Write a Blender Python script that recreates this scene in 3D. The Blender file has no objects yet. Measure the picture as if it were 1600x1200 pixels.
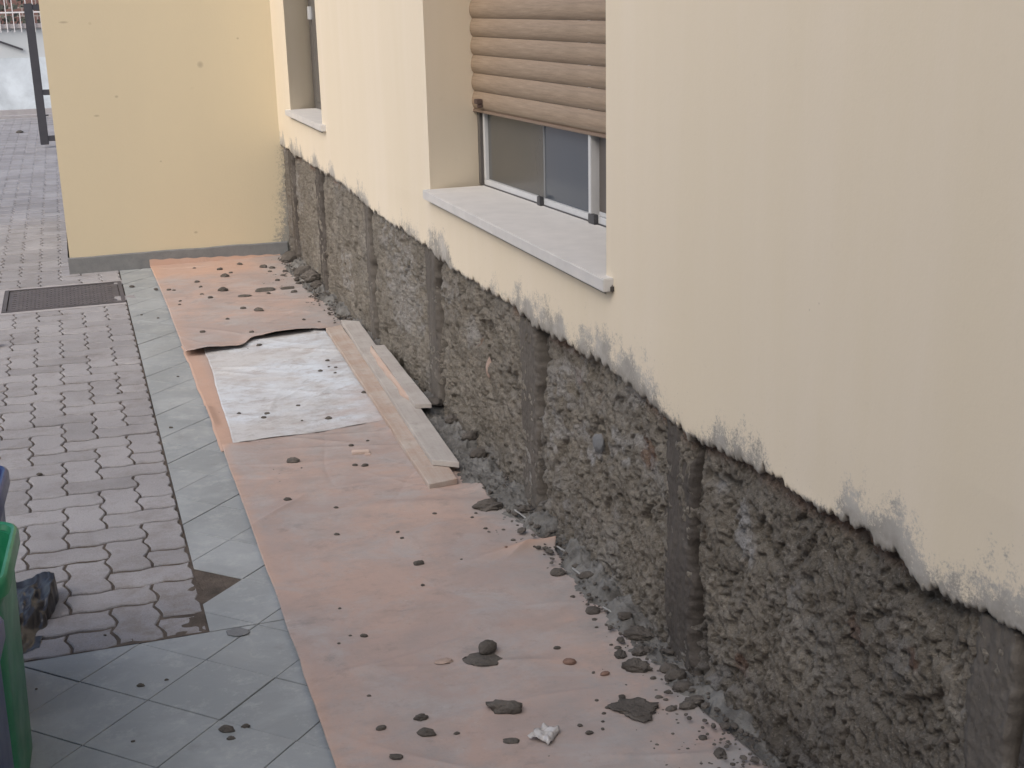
import bpy, bmesh, math, random
import numpy as np
from mathutils import Vector, Matrix
random.seed(7); RNG=np.random.default_rng(7)
SC=bpy.context.scene; COL=SC.collection
# ------------------------------------------------------------------ camera, world, light
cd=bpy.data.cameras.new('camera'); cam=bpy.data.objects.new('camera',cd); COL.objects.link(cam)
cd.sensor_fit='HORIZONTAL'; cd.sensor_width=36; cd.lens=2041.275/1600*36; cd.clip_start=.05; cd.clip_end=400
Rt=Vector((0.94735093,-0.31938348,-0.02281235)); Up=Vector((0.1116972,0.26286373,0.95834565)); Fw=Vector((0.30008323,0.91043772,-0.28469844))
m=Matrix((Rt,Up,-Fw)).transposed().to_4x4(); m.translation=Vector((-1.1925,0,1.5)); cam.matrix_world=m
SC.camera=cam
SUN_EL=math.radians(42); SUN_AZ=math.radians(-128)     # azimuth from +y toward +x: veiled light from behind-left
w=bpy.data.worlds.new('World'); SC.world=w; w.use_nodes=True; nt=w.node_tree
bg=nt.nodes['Background']; sky=nt.nodes.new('ShaderNodeTexSky'); sky.sky_type='NISHITA'; sky.sun_disc=False
sky.sun_elevation=SUN_EL; sky.sun_rotation=SUN_AZ; sky.air_density=1.0; sky.dust_density=4.0; sky.ozone_density=1.0
nt.links.new(sky.outputs[0],bg.inputs[0]); bg.inputs[1].default_value=.15
sl=bpy.data.lights.new('sun','SUN'); sun=bpy.data.objects.new('sun',sl); COL.objects.link(sun)
sl.energy=1.0; sl.angle=math.radians(60); sl.color=(1,.99,.985)
d=Vector((math.sin(SUN_AZ)*math.cos(SUN_EL),math.cos(SUN_AZ)*math.cos(SUN_EL),math.sin(SUN_EL)))
sun.rotation_euler=d.to_track_quat('Z','Y').to_euler()
SC.view_settings.view_transform='Standard'; SC.view_settings.look='None'; SC.view_settings.gamma=1
SC.view_settings.exposure=.42; SC.view_settings.use_curve_mapping=False
SC.render.engine='CYCLES'
# ------------------------------------------------------------------ helpers
def tag(o,label=None,cat=None,group=None,kind=None):
    if label: o['label']=label
    if cat: o['category']=cat
    if group: o['group']=group
    if kind: o['kind']=kind
    return o
def empty(name,loc=(0,0,0)):
    o=bpy.data.objects.new(name,None); COL.objects.link(o); o.location=loc; o.empty_display_size=.1; return o
def link(name,me,mat=None,parent=None,loc=None,smooth=False):
    if mat is not None and not me.materials: me.materials.append(mat)
    o=bpy.data.objects.new(name,me); COL.objects.link(o)
    if parent is not None: o.parent=parent
    if loc is not None: o.location=loc
    if smooth: me.shade_smooth()
    return o
def pmesh(name,v,f,mat=None,smooth=False):
    me=bpy.data.meshes.new(name); me.from_pydata([tuple(map(float,p)) for p in v],[],f); me.update()
    if mat: me.materials.append(mat)
    if smooth: me.shade_smooth()
    return me
def grid_mesh(name,P,mat=None,attrs=None,smooth=True,flip=False,keep=None):
    """P: array (n,m,3)"""
    n,mm=P.shape[:2]; me=bpy.data.meshes.new(name)
    idx=np.arange(n*mm).reshape(n,mm)
    q=np.stack([idx[:-1,:-1],idx[1:,:-1],idx[1:,1:],idx[:-1,1:]],-1).reshape(-1,4)
    if keep is not None: q=q[keep.reshape(-1)]
    if flip: q=q[:,::-1]
    q=np.ascontiguousarray(q)
    me.vertices.add(n*mm); me.vertices.foreach_set('co',P.reshape(-1).astype(np.float32))
    k=len(q); me.loops.add(k*4); me.loops.foreach_set('vertex_index',q.reshape(-1).astype(np.int32))
    me.polygons.add(k); me.polygons.foreach_set('loop_start',(np.arange(k)*4).astype(np.int32))
    try: me.polygons.foreach_set('loop_total',np.full(k,4,np.int32))
    except Exception: pass
    me.update(calc_edges=True)
    if attrs:
        for a,val in attrs.items():
            at=me.attributes.new(a,'FLOAT','POINT'); at.data.foreach_set('value',val.reshape(-1).astype(np.float32))
    if mat: me.materials.append(mat)
    me.validate()
    if smooth: me.shade_smooth()
    return me
def boxdata(x0,x1,y0,y1,z0,z1):
    v=[(x0,y0,z0),(x1,y0,z0),(x1,y1,z0),(x0,y1,z0),(x0,y0,z1),(x1,y0,z1),(x1,y1,z1),(x0,y1,z1)]
    f=[(0,3,2,1),(4,5,6,7),(0,1,5,4),(1,2,6,5),(2,3,7,6),(3,0,4,7)]
    return v,f
def multi(name,parts,mat,bevel=0,smooth=False):
    bm=bmesh.new()
    for v,f in parts:
        vs=[bm.verts.new(p) for p in v]
        for q in f: bm.faces.new([vs[i] for i in q])
    if bevel: bmesh.ops.bevel(bm,geom=bm.edges[:],offset=bevel,segments=2,affect='EDGES')
    bmesh.ops.recalc_face_normals(bm,faces=bm.faces[:])
    me=bpy.data.meshes.new(name); bm.to_mesh(me); bm.free()
    if mat: me.materials.append(mat)
    if smooth: me.shade_smooth()
    return me
def hsh(ix,iy,s):
    n=(ix.astype(np.int64)*374761393+iy.astype(np.int64)*668265263+s*1274126177)&0xFFFFFFFF
    n=((n^(n>>13))*1274126177)&0xFFFFFFFF
    n=(n^(n>>16))&0xFFFF
    return n/65535.0
def vn(x,y,s=0):
    x=np.asarray(x,float); y=np.asarray(y,float)
    ix=np.floor(x); iy=np.floor(y); fx=x-ix; fy=y-iy
    fx=fx*fx*fx*(fx*(fx*6-15)+10); fy=fy*fy*fy*(fy*(fy*6-15)+10)
    a=hsh(ix,iy,s); b=hsh(ix+1,iy,s); c=hsh(ix,iy+1,s); d=hsh(ix+1,iy+1,s)
    return (a*(1-fx)+b*fx)*(1-fy)+(c*(1-fx)+d*fx)*fy
def fbm(x,y,o=4,s=0,g=.5):
    t=0;a=1;n=0
    for i in range(o):
        c,sn=math.cos(i*1.1),math.sin(i*1.1)
        X=(x*c-y*sn)*2**i+i*17.3; Y=(x*sn+y*c)*2**i-i*9.7
        t=t+a*vn(X,Y,s+i); n+=a; a*=g
    return t/n
def ss(a,b,x):
    t=np.clip((x-a)/(b-a),0,1); return t*t*(3-2*t)
# ------------------------------------------------------------------ materials
class NT:
    def __init__(s,name,rough=.8,spec=.3):
        s.m=bpy.data.materials.new(name); s.m.use_nodes=True; s.t=s.m.node_tree
        s.b=s.t.nodes['Principled BSDF']; s.b.inputs['Roughness'].default_value=rough
        s.b.inputs['Specular IOR Level'].default_value=spec
        s.tc=s.t.nodes.new('ShaderNodeTexCoord'); s.vec=s.tc.outputs['Object']
    def L(s,a,b): s.t.links.new(a,b)
    def mp(s,scale=(1,1,1),rot=(0,0,0),vec=None):
        n=s.t.nodes.new('ShaderNodeMapping'); n.inputs['Scale'].default_value=scale; n.inputs['Rotation'].default_value=rot
        s.L(vec or s.vec,n.inputs[0]); return n.outputs[0]
    def noise(s,scale,detail=4,rough=.55,vec=None,dist=0):
        n=s.t.nodes.new('ShaderNodeTexNoise'); n.inputs['Scale'].default_value=scale; n.inputs['Detail'].default_value=detail
        n.inputs['Roughness'].default_value=rough; n.inputs['Distortion'].default_value=dist
        s.L(vec or s.vec,n.inputs['Vector']); return n.outputs['Fac']
    def voro(s,scale,feature='F1',vec=None):
        n=s.t.nodes.new('ShaderNodeTexVoronoi'); n.feature=feature; n.inputs['Scale'].default_value=scale
        s.L(vec or s.vec,n.inputs['Vector']); return n.outputs['Distance']
    def ramp(s,fac,a,b,ca=(0,0,0,1),cb=(1,1,1,1)):
        n=s.t.nodes.new('ShaderNodeValToRGB'); e=n.color_ramp.elements; e[0].position=a; e[1].position=b
        e[0].color=ca if len(ca)==4 else (*ca,1); e[1].color=cb if len(cb)==4 else (*cb,1)
        s.L(fac,n.inputs[0]); return n.outputs[0]
    def mix(s,fac,a,b,mode='MIX'):
        n=s.t.nodes.new('ShaderNodeMix'); n.data_type='RGBA'; n.blend_type=mode
        for sock,val in ((n.inputs['Factor'],fac),(n.inputs['A'],a),(n.inputs['B'],b)):
            if isinstance(val,(int,float)): sock.default_value=val
            elif isinstance(val,tuple): sock.default_value=(*val[:3],1)
            else: s.L(val,sock)
        return n.outputs['Result']
    def math(s,op,a,b=0,c=None,clamp=False):
        n=s.t.nodes.new('ShaderNodeMath'); n.operation=op; n.use_clamp=clamp
        for i,val in enumerate((a,b,c)):
            if val is None: continue
            if isinstance(val,(int,float)): n.inputs[i].default_value=val
            else: s.L(val,n.inputs[i])
        return n.outputs[0]
    def attr(s,name):
        n=s.t.nodes.new('ShaderNodeAttribute'); n.attribute_name=name; return n.outputs['Fac']
    def xyz(s,vec=None):
        n=s.t.nodes.new('ShaderNodeSeparateXYZ'); s.L(vec or s.vec,n.inputs[0]); return n.outputs
    def rnd(s,stuff=False):
        if stuff: return s.t.nodes.new('ShaderNodeNewGeometry').outputs['Random Per Island']
        return s.t.nodes.new('ShaderNodeObjectInfo').outputs['Random']
    def world(s): s.vec=s.t.nodes.new('ShaderNodeNewGeometry').outputs['Position']
    def col(s,c): 
        if isinstance(c,tuple): s.b.inputs['Base Color'].default_value=(*c[:3],1)
        else: s.L(c,s.b.inputs['Base Color'])
        return s
    def rough(s,c): s.L(c,s.b.inputs['Roughness'])
    def bump(s,h,dist=.002,strength=1.0):
        n=s.t.nodes.new('ShaderNodeBump'); n.inputs['Distance'].default_value=dist; n.inputs['Strength'].default_value=strength
        s.L(h,n.inputs['Height']); s.L(n.outputs[0],s.b.inputs['Normal'])

def smear_layer(n,base,mask_noise_scale=1.0):
    """grey cement smeared over the yellow paint; 'above' = metres above the broken edge"""
    v=n.mp((1,1,1.05)); ab=n.attr('above')
    x,y,z=n.xyz()
    big=n.ramp(n.noise(3.6,2,.5,n.mp((0,1,.15))),.42,.60)               # patches along the wall
    mid=n.noise(13,3,.6,v)
    thr=n.math('MULTIPLY_ADD',big,.10,.002); thr=n.math('MULTIPLY',thr,n.math('MULTIPLY_ADD',mid,2.0,-.1))
    f=n.math('MULTIPLY',n.math('SUBTRACT',thr,ab),22)
    f=n.math('ADD',f,n.math('MULTIPLY_ADD',n.noise(150,5,.85,v),5.2,-2.6))
    f=n.math('ADD',f,n.math('MULTIPLY_ADD',n.noise(34,5,.75,v),3.6,-1.8))
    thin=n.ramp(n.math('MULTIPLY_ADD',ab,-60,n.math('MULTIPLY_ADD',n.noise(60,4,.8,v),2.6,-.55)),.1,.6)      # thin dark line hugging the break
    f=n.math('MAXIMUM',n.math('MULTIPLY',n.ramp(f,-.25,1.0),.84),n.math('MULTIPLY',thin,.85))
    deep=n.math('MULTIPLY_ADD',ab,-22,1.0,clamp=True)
    g=n.mix(n.ramp(n.noise(8,4,.6),.35,.65),(.20,.20,.193),(.40,.39,.37))
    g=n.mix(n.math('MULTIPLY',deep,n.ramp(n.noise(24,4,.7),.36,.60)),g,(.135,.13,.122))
    return n.mix(f,base,g)
def m_plaster(name,smear=True,c=(.69,.61,.48),c2=(.665,.585,.45)):
    n=NT(name,.88,.15); n.world()
    v=n.mp((1,1,.12))
    base=n.mix(n.ramp(n.noise(1.6,4,.6,v),.3,.7),c,c2)
    base=n.mix(n.math('MULTIPLY',n.ramp(n.noise(6,4,.6,v),.45,.7),.35),base,(c[0]*1.04,c[1]*1.05,c[2]*1.12))
    base=n.mix(n.math('MULTIPLY',n.ramp(n.noise(28,5,.7),.62,.78),.22),base,(c[0]*.8,c[1]*.8,c[2]*.78))
    sp=n.ramp(n.voro(17),.02,.045,(1,1,1),(0,0,0)); spm=n.math('MULTIPLY',sp,n.ramp(n.noise(2.3,2),.52,.6))
    base=n.mix(n.math('MULTIPLY',spm,.45),base,(.38,.33,.26))
    if smear:
        base=smear_layer(n,base)
        ab=n.attr('above')                                # fine grey splatter higher up
        lim=n.math('LESS_THAN',ab,.22); d=n.ramp(n.voro(75),.10,.2,(1,1,1),(0,0,0)); k=n.ramp(n.noise(5,3),.46,.6)
        fall=n.math('MULTIPLY_ADD',ab,-4.6,1,clamp=True)
        r=n.ramp(n.noise(120,1),.52,.58)
        base=n.mix(n.math('MULTIPLY',n.math('MULTIPLY',n.math('MULTIPLY',d,r),n.math('MULTIPLY',k,fall)),.75),base,(.27,.26,.24))
    n.col(base)
    h=n.math('ADD',n.math('MULTIPLY',n.noise(160,3,.6),.5),n.noise(38,4,.6))
    n.bump(h,.0010,.45); return n.m
def m_rough():
    n=NT('stripped_masonry',.97,.08); n.world()
    patch=n.noise(3.4,4,.6); mid=n.noise(13,4,.65)
    c=n.mix(n.ramp(mid,.3,.7),(.160,.144,.120),(.280,.255,.215))
    c=n.mix(n.math('MULTIPLY',n.ramp(patch,.5,.7),.45),c,(.27,.26,.24))
    c=n.mix(n.math('MULTIPLY',n.ramp(n.noise(21,3,.6),.66,.74),.3),c,(.15,.095,.075))
    c=n.mix(n.attr('brick'),c,n.mix(n.ramp(n.noise(40,4),.4,.6),(.14,.085,.065),(.20,.14,.105)))
    c=n.mix(n.attr('dry'),c,n.mix(n.ramp(n.noise(30,4,.7),.35,.65),(.27,.26,.245),(.44,.44,.44)))
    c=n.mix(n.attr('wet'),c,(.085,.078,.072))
    c=n.mix(n.math('MULTIPLY',n.ramp(n.noise(95,4,.75),.53,.68),.7),c,(.060,.053,.046))
    c=n.mix(n.math('MULTIPLY',n.ramp(n.noise(150,3,.75),.58,.70),.5),c,(.38,.36,.325))
    n.col(c); n.bump(n.math('ADD',n.noise(260,4,.75),n.math('MULTIPLY',n.noise(90,4,.7),1.5)),.006,1.0); return n.m
def m_mortar(name,a,b,rough=.9,bump=.0012,streak=False):
    n=NT(name,rough,.2); n.world()
    v=n.mp((1,1,.35)) if streak else None
    c=n.mix(n.ramp(n.noise(14,5,.6,v),.3,.7),a,b)
    c=n.mix(n.math('MULTIPLY',n.ramp(n.noise(90,4,.7),.55,.75),.4),c,(a[0]*.55,a[1]*.55,a[2]*.55))
    n.col(c); n.bump(n.math('ADD',n.noise(150,4,.7),n.noise(40,4,.6,v)),bump,.9); return n.m
def m_simple(name,a,b=None,scale=8,rough=.6,spec=.4,bump=0,bscale=60,vec=(1,1,1),metal=0):
    n=NT(name,rough,spec); b=b or tuple(x*.85 for x in a)
    v=n.mp(vec); n.col(n.mix(n.ramp(n.noise(scale,4,.6,v),.3,.7),a,b)); n.b.inputs['Metallic'].default_value=metal
    if bump: n.bump(n.noise(bscale,4,.6,v),bump)
    return n.m
def m_paver(name,stuff):
    n=NT(name,.92,.2); n.world()
    r=n.rnd(stuff)
    c=n.mix(r,(.225,.218,.222),(.300,.292,.298))
    c=n.mix(n.math('MULTIPLY',n.ramp(n.noise(1.7,4,.6),.4,.68),.45),c,(.41,.40,.405))
    c=n.mix(n.math('MULTIPLY',n.ramp(n.noise(190,2,.7),.5,.72),.35),c,(.14,.13,.13))
    c=n.mix(n.math('MULTIPLY',n.ramp(n.noise(230,2,.7),.58,.7),.35),c,(.47,.45,.45))
    c=n.mix(n.math('MULTIPLY',n.ramp(n.noise(7,6,.75),.50,.68),.5),c,(.175,.155,.145))
    # sand and mud smeared over the pavers at the near corner
    x,y,z=n.xyz(); 
    f=n.math('SUBTRACT',1,n.math('DIVIDE',n.math('SUBTRACT',y,3.02),.85),clamp=True)
    g=n.math('ADD',n.math('MULTIPLY',x,2.6),3.75,clamp=True)
    mm=n.math('MULTIPLY',n.math('MULTIPLY',f,g),n.ramp(n.noise(13,6,.75),.46,.62))
    c=n.mix(n.math('MULTIPLY',mm,.75),c,(.165,.135,.108))
    n.col(c); n.bump(n.noise(260,3,.7),.0012,.8); return n.m
def m_tile():
    n=NT('slate_grey_tile',.62,.35); n.world()
    r=n.rnd()
    c=n.mix(r,(.245,.262,.266),(.270,.288,.292))
    c=n.mix(n.math('MULTIPLY',n.ramp(n.noise(3.3,5,.65,dist=.6),.45,.68),.65),c,(.37,.39,.395))
    c=n.mix(n.math('MULTIPLY',n.ramp(n.noise(14,6,.8),.52,.7),.5),c,(.43,.44,.43))
    c=n.mix(n.math('MULTIPLY',n.ramp(n.noise(9,5,.7),.60,.74),.4),c,(.17,.17,.165))
    n.col(c); n.rough(n.ramp(n.noise(5,4),.3,.7,(.5,.5,.5),(.8,.8,.8))); n.bump(n.noise(120,4,.6),.0007,.6); return n.m
def m_paper(name,a,b,dusty=.8,grain=False):
    n=NT(name,.9,.15); n.world()
    c=n.mix(n.ramp(n.noise(2.2,4,.6,dist=.4),.40,.60),a,b)
    c=n.mix(n.math('MULTIPLY',n.ramp(n.noise(4.6,6,.72,dist=.5),.46,.66),dusty),c,(.37,.345,.335))
    c=n.mix(n.math('MULTIPLY',n.ramp(n.noise(7.3,6,.78,n.mp((1,1.6,1))),.48,.66),.6),c,(.30,.255,.232))
    st=n.mp((3.0,4.2,1),(0,0,.6))
    c=n.mix(n.math('MULTIPLY',n.ramp(n.noise(2.6,6,.78,st),.56,.68),.5),c,(.215,.195,.185))
    c=n.mix(n.math('MULTIPLY',n.ramp(n.noise(60,3,.8),.60,.72),.3),c,(.25,.20,.175))
    c=n.mix(n.math('MULTIPLY',n.ramp(n.noise(34,3,.8),.66,.76),.28),c,(.52,.46,.42))
    x,y,z=n.xyz()
    f=n.math('MULTIPLY_ADD',x,4.5,1.15,clamp=True)       # cement washed off the wall onto the sheet
    f=n.math('MULTIPLY',f,n.ramp(n.noise(9,6,.75),.38,.60))
    c=n.mix(n.math('MULTIPLY',f,.8),c,(.27,.27,.262))
    c=n.mix(n.math('MULTIPLY',n.math('MULTIPLY',n.ramp(n.noise(1.5,3,.5),.45,.6),n.ramp(n.noise(26,5,.8),.48,.66)),.55),c,(.30,.29,.285))
    nd=n.math('MULTIPLY',n.math('MULTIPLY_ADD',y,-1.4,3.75,clamp=True),n.ramp(n.noise(5.5,6,.75),.44,.62)); c=n.mix(n.math('MULTIPLY',nd,.7),c,(.27,.275,.275))
    if grain:
        ff=n.math('MULTIPLY',n.math('MULTIPLY_ADD',x,2.2,1.35,clamp=True),n.math('MULTIPLY_ADD',y,-1.1,6.15,clamp=True)); ff=n.math('ADD',ff,n.math('MULTIPLY_ADD',n.noise(3.2,5,.65,n.mp((1,2.2,1))),1.8,-1.0)); c=n.mix(n.math('MULTIPLY',n.ramp(ff,.35,.95),.75),c,(.41,.34,.31))
    c=n.mix(n.math('MULTIPLY',n.attr('fresh'),.85),c,(.50,.315,.225))
    n.col(c); n.bump(n.math('ADD',n.noise(14,4,.6),n.math('MULTIPLY',n.noise(60,3,.6),.25)),.004,.5); return n.m
def m_wood(name,a,b,rot=0,white=.5):
    n=NT(name,.75,.25)
    v=n.mp((26,1.2,26)); g=n.noise(3,5,.7,v,.6)
    c=n.mix(n.ramp(g,.3,.7),a,b)
    c=n.mix(n.math('MULTIPLY',n.ramp(n.noise(5,5,.7),.42,.65),white),c,(.47,.45,.42))
    c=n.mix(n.math('MULTIPLY',n.ramp(n.noise(17,4,.7),.60,.72),.45),c,(.22,.20,.18))
    n.col(c); n.bump(g,.0012,.6); return n.m
MAT={}
MAT['plaster']=m_plaster('yellow_plaster'); 
MAT['rough']=m_rough()
MAT['strip']=m_mortar('smooth_damp_mortar',(.090,.081,.071),(.138,.125,.110),.9,.0022,True)
MAT['strip_wet']=m_mortar('dark_wet_mortar',(.062,.055,.049),(.108,.097,.086),.85,.003,True)
MAT['clod']=m_mortar('wet_mortar_clod',(.072,.064,.056),(.140,.126,.112),.8,.006)
MAT['clod_red']=m_mortar('brick_crumb',(.17,.10,.08),(.24,.16,.125),.9,.003)
MAT['clod_pale']=m_mortar('pale_crumb',(.30,.22,.18),(.40,.31,.26),.9,.003)
MAT['heap']=m_mortar('fallen_mortar',(.085,.080,.073),(.215,.213,.202),.95,.005)
MAT['paver']=m_paver('concrete_paver',False); MAT['paver_stuff']=m_paver('concrete_paver_far',True)
MAT['tile']=m_tile()
MAT['bed']=m_mortar('sand_bedding',(.064,.054,.046),(.135,.110,.090),.97,.004)
MAT['grout']=m_simple('tile_grout',(.12,.125,.13),(.18,.18,.18),9,.95,.1,.0015)
MAT['concrete']=m_simple('worn_concrete',(.30,.285,.29),(.38,.365,.365),6,.95,.15,.002,90)
MAT['paper']=m_paper('brown_builders_paper',(.420,.312,.265),(.355,.285,.258))
MAT['paper_white']=m_paper('white_dusty_sheet',(.56,.61,.66),(.49,.49,.49),.3,True)
MAT['wood1']=m_wood('reddish_board',(.35,.26,.205),(.41,.33,.28),0,.6)
MAT['wood2']=m_wood('grey_board',(.33,.30,.275),(.40,.37,.345),0,.7)
MAT['sill']=m_simple('white_stone_sill',(.60,.585,.56),(.53,.52,.50),14,.55,.4,.0004,200)
MAT['base']=m_mortar('grey_cement_skirting',(.155,.16,.165),(.20,.205,.205),.9,.001)
MAT['slat']=None
# ------------------------------------------------------------------ unseen blocks added to darken the near ground and wall
shade_blk=empty('neighbour_house',(-4,-4,0)); tag(shade_blk,'plain rendered house closing the yard on the near left side','house')
_o=link('wall',multi('wall',[boxdata(-8,-3.5,-9,.7,-.05,4.5),boxdata(-3.499,3,-9,-6.0,-.05,2.0)],m_simple('neighbour_render',(.42,.38,.32),(.38,.34,.29),2,.9)),None,shade_blk); _o.location=(4,4,0)
# ------------------------------------------------------------------ wall profile functions
_ey=np.array([0,1.361,1.474,1.6,1.654,1.866,1.997,2.198,2.414,2.597,2.9,3.32,3.6,4.138,4.73,5.49,6.02,7.03,7.9])
_ez=np.array([.62,.618,.612,.589,.616,.613,.602,.611,.583,.600,.615,.598,.612,.607,.629,.628,.672,.667,.676])
def edge0(y): return np.interp(y,_ey,_ez)
def edge(y):
    """lower edge of the remaining yellow coat: broken, with upward brush spikes"""
    e=edge0(y)+(fbm(y*9,y*0+3.3,3,11)-.5)*.030+(vn(y*38,y*0,12)-.5)*.016+(fbm(y*130,y*0,3,14)-.5)*.020
    sp=np.clip(vn(y*55,y*0+.5,13)-.72,0,1)*.07*ss(.45,.6,vn(y*4,y*0,15))
    return e+sp
STRIPS=[(1.30,1.355),(1.368,1.478),(2.388,2.560),(3.412,3.600),(4.50,4.69),(5.60,5.74),(6.74,6.93),(7.62,7.80)]   # near edge, far edge of each guide strip
def sy(y,z,k):  # wavy strip borders
    return (fbm(z*6+k*3.1,z*0+k,3,40+k)-.5)*.065+(fbm(z*32+k*3.1,z*0+k,3,45+k)-.5)*.014
# ------------------------------------------------------------------ house
house=empty('house',(0,4,0)); tag(house,'pale yellow rendered house with its lower plaster stripped along the base','house')
HP=lambda me,name,mat=None,smooth=False: (lambda o:(setattr(o,'location',(0,-4,0)),o)[1])(link(name,me,mat,house,smooth=smooth))
# coat of yellow plaster: strip with the broken edge + the plain wall with its two openings
ys=[1.0]
while ys[-1]<7.95: ys.append(ys[-1]+min(max(.0022,.40*ys[-1]**2/993),.008))
ys=np.array(ys); ys[-1]=7.95
ez=edge(ys); rel=np.array([0,.004,.010,.02,.035,.055,.08,.11,.15,.19])
ZT=.80
Z=ez[:,None]+rel[None,:]*(np.minimum(ZT-.008-ez,.2)/.2)[:,None]
Z=np.concatenate([Z,np.full((len(ys),1),ZT)],1)
Yg=np.repeat(ys[:,None],Z.shape[1],1); X=np.zeros_like(Z)
X[:,0]+=.003+.004*vn(ys*80,ys*0,3); X[:,1]+=.0012; 
X-= (fbm(Yg*2.2,Z*2.2,3,5)-.5)*.006*ss(0,.05,ZT-Z)*ss(-.001,.02,Z-ez[:,None])
# underside of the coat, going back into the wall
Zu=ez[:,None]+np.array([[.012,.002]]); Xu=np.array([[.040,.018]])+0*Zu
Pc=np.stack([np.concatenate([Xu,X],1),np.concatenate([Yg[:,:2],Yg],1),np.concatenate([Zu,Z],1)],-1)
ab=np.concatenate([0*Zu,Z-edge0(ys)[:,None]],1)
coat=grid_mesh('plaster_coat',Pc,MAT['plaster'],{'above':np.clip(ab,-.02,.3)},flip=False)
HP(coat,'plaster_coat')
# upper wall (faces set edge to edge), openings 1: y 2.87..4.49 z .845..2.1 ; 2: y 6.51..7.46 z .915..2.1
def wallquads():
    v=[];f=[]
    def q(a,b,c,d): i=len(v); v.extend([a,b,c,d]); f.append((i,i+1,i+2,i+3))
    Yb=[1.0,2.87,4.49,6.515,7.46,7.95]; Zb=[ZT,.82,.89,2.15,3.3]
    for i in range(5):
        for j in range(4):
            y0,y1,z0,z1=Yb[i],Yb[i+1],Zb[j],Zb[j+1]
            if i==1 and j in(1,2): continue
            if i==3 and j==2: continue
            n=max(1,int((y1-y0)/.25)); 
            for k in range(n):
                a=y0+(y1-y0)*k/n; b=y0+(y1-y0)*(k+1)/n
                q((0,b,z0),(0,a,z0),(0,a,z1),(0,b,z1))
    def reveal(y0,y1,yi0,yi1,z0,z1,D):
        q((0,y1,z0),(0,y1,z1),(D,yi1,z1),(D,yi1,z0))    # far reveal (faces the camera)
        q((0,y0,z0),(D,yi0,z0),(D,yi0,z1),(0,y0,z1))
        q((0,y0,z1),(D,yi0,z1),(D,yi1,z1),(0,y1,z1))
    reveal(2.87,4.49,2.87,4.585,.82,2.15,.32)
    reveal(6.515,7.46,6.5,7.60,.89,2.15,.2)
    # wall below y=1 (out of frame, so the light behaves) and the roof-side top
    q((0,1.0,0),(0,-2.5,0),(0,-2.5,3.3),(0,1.0,3.3))
    q((0,7.95,3.3),(0,-2.5,3.3),(.4,-2.5,3.3),(.4,7.95,3.3))
    return v,f
v,f=wallquads()
me=pmesh('main_wall',v,f,MAT['plaster']); at=me.attributes.new('above','FLOAT','POINT'); at.data.foreach_set('value',np.full(len(v),.3,np.float32))
HP(me,'main_wall')
# solid core behind (keeps light out)
HP(multi('wall_core',[boxdata(.055,.40,-2.5,7.95,-.1,.80),boxdata(.33,.6,2.6,4.8,.803,2.3),boxdata(.21,.6,6.3,7.8,.803,2.3)],MAT['base']),'wall_core')
# stripped masonry band (height field)
ys=[.99]
while ys[-1]<7.96: ys.append(ys[-1]+min(max(.0022,.45*ys[-1]**2/993),.011))
ys=np.array(ys); zs=np.arange(-.02,.745,.0027)
Y,Zg=np.meshgrid(ys,zs,indexing='ij')
wy=Y+(fbm(Y*7,Zg*7,2,31)-.5)*.05; wz=Zg+(fbm(Y*7+9,Zg*7,2,32)-.5)*.05
big=fbm(wy*5,wz*5,3,21)-.5
lump=fbm(wy*22,wz*22,4,22,.6)-.5
fleck=fbm(wy*62,wz*48,3,23,.62)-.5
ridge=1-np.abs(fbm(wy*30,wz*21,3,24)*2-1)
pit=ss(.60,.74,fbm(wy*44,wz*36,2,25))
deep=ss(.66,.74,fbm(wy*9+4,wz*11,2,26))
grain=fbm(wy*110,wz*95,2,29)-.5
pit2=ss(.62,.72,fbm(wy*85,wz*50,2,30))
xr=.0155-big*.016-lump*.014-fleck*.014-grain*.006-(ridge-.8)*.007+pit*.009+pit2*.008+deep*.014
# horizontal undercut just below the coat edge
ed=edge0(Y)-Zg
xr+=.006*np.exp(-((ed-.012)/.018)**2)*(.3+vn(Y*7,Zg*0,27))
# vertical drips: the wall is streaked towards the far end
far=ss(4.3,6.5,Y); xr=xr*(1-.35*far)+ (fbm(Y*30,Zg*2.5,3,28)-.5)*.014*far+.004*far
groove=np.zeros_like(Y); near=[]
for k,(a,b) in enumerate(STRIPS[1:]):
    a_=a+sy(Y,Zg,k)-.004; g=np.exp(-((Y-(a_-.013))/(.012 if a<3 else .013+.004*(a-3)))**2)*(.65+.6*fbm(Zg*13,Zg*0+k,3,50+k))
    gg=np.exp(-np.abs((Y-(a_+.004))/(.005+.007*fbm(Zg*12,Zg*0+k,3,160+k)))**4)*(.30+.85*ss(.35,.60,fbm(Zg*9+k*2.3,Zg*0+k,4,170+k))); groove=np.maximum(groove,np.maximum(g*.75,gg))
xr+=groove*.036
xr=np.maximum(xr,-.004); xr=np.minimum(xr,.0545)
dry=np.clip(ss(.50,.72,fbm(Y*3.1+.7,Zg*4.2,3,61))*.45*ss(.4,.6,vn(Y*38,Zg*38,62)),0,1)
for (cy,cz,r,sgn) in ((2.20,.47,.055,.9),(2.17,.42,.05,.8),(2.98,.36,.035,.9),(3.02,.33,.03,.8),(1.66,.42,.05,.35),(5.15,.33,.12,.35),(4.97,.30,.12,.35),(4.1,.42,.07,.4),(2.30,.51,.03,.5)):
    q=((Y-cy)**2+((Zg-cz)*1.0)**2)**.5/r+(fbm(Y*26,Zg*26,3,63)-.5)*.9
    dry=np.maximum(dry,sgn*(1-ss(.55,1.0,q)))
brick=.85*np.exp(-((ed-.014)/.016)**2)*ss(.50,.62,vn(Y*3.3+.2,Zg*0,64))
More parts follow.
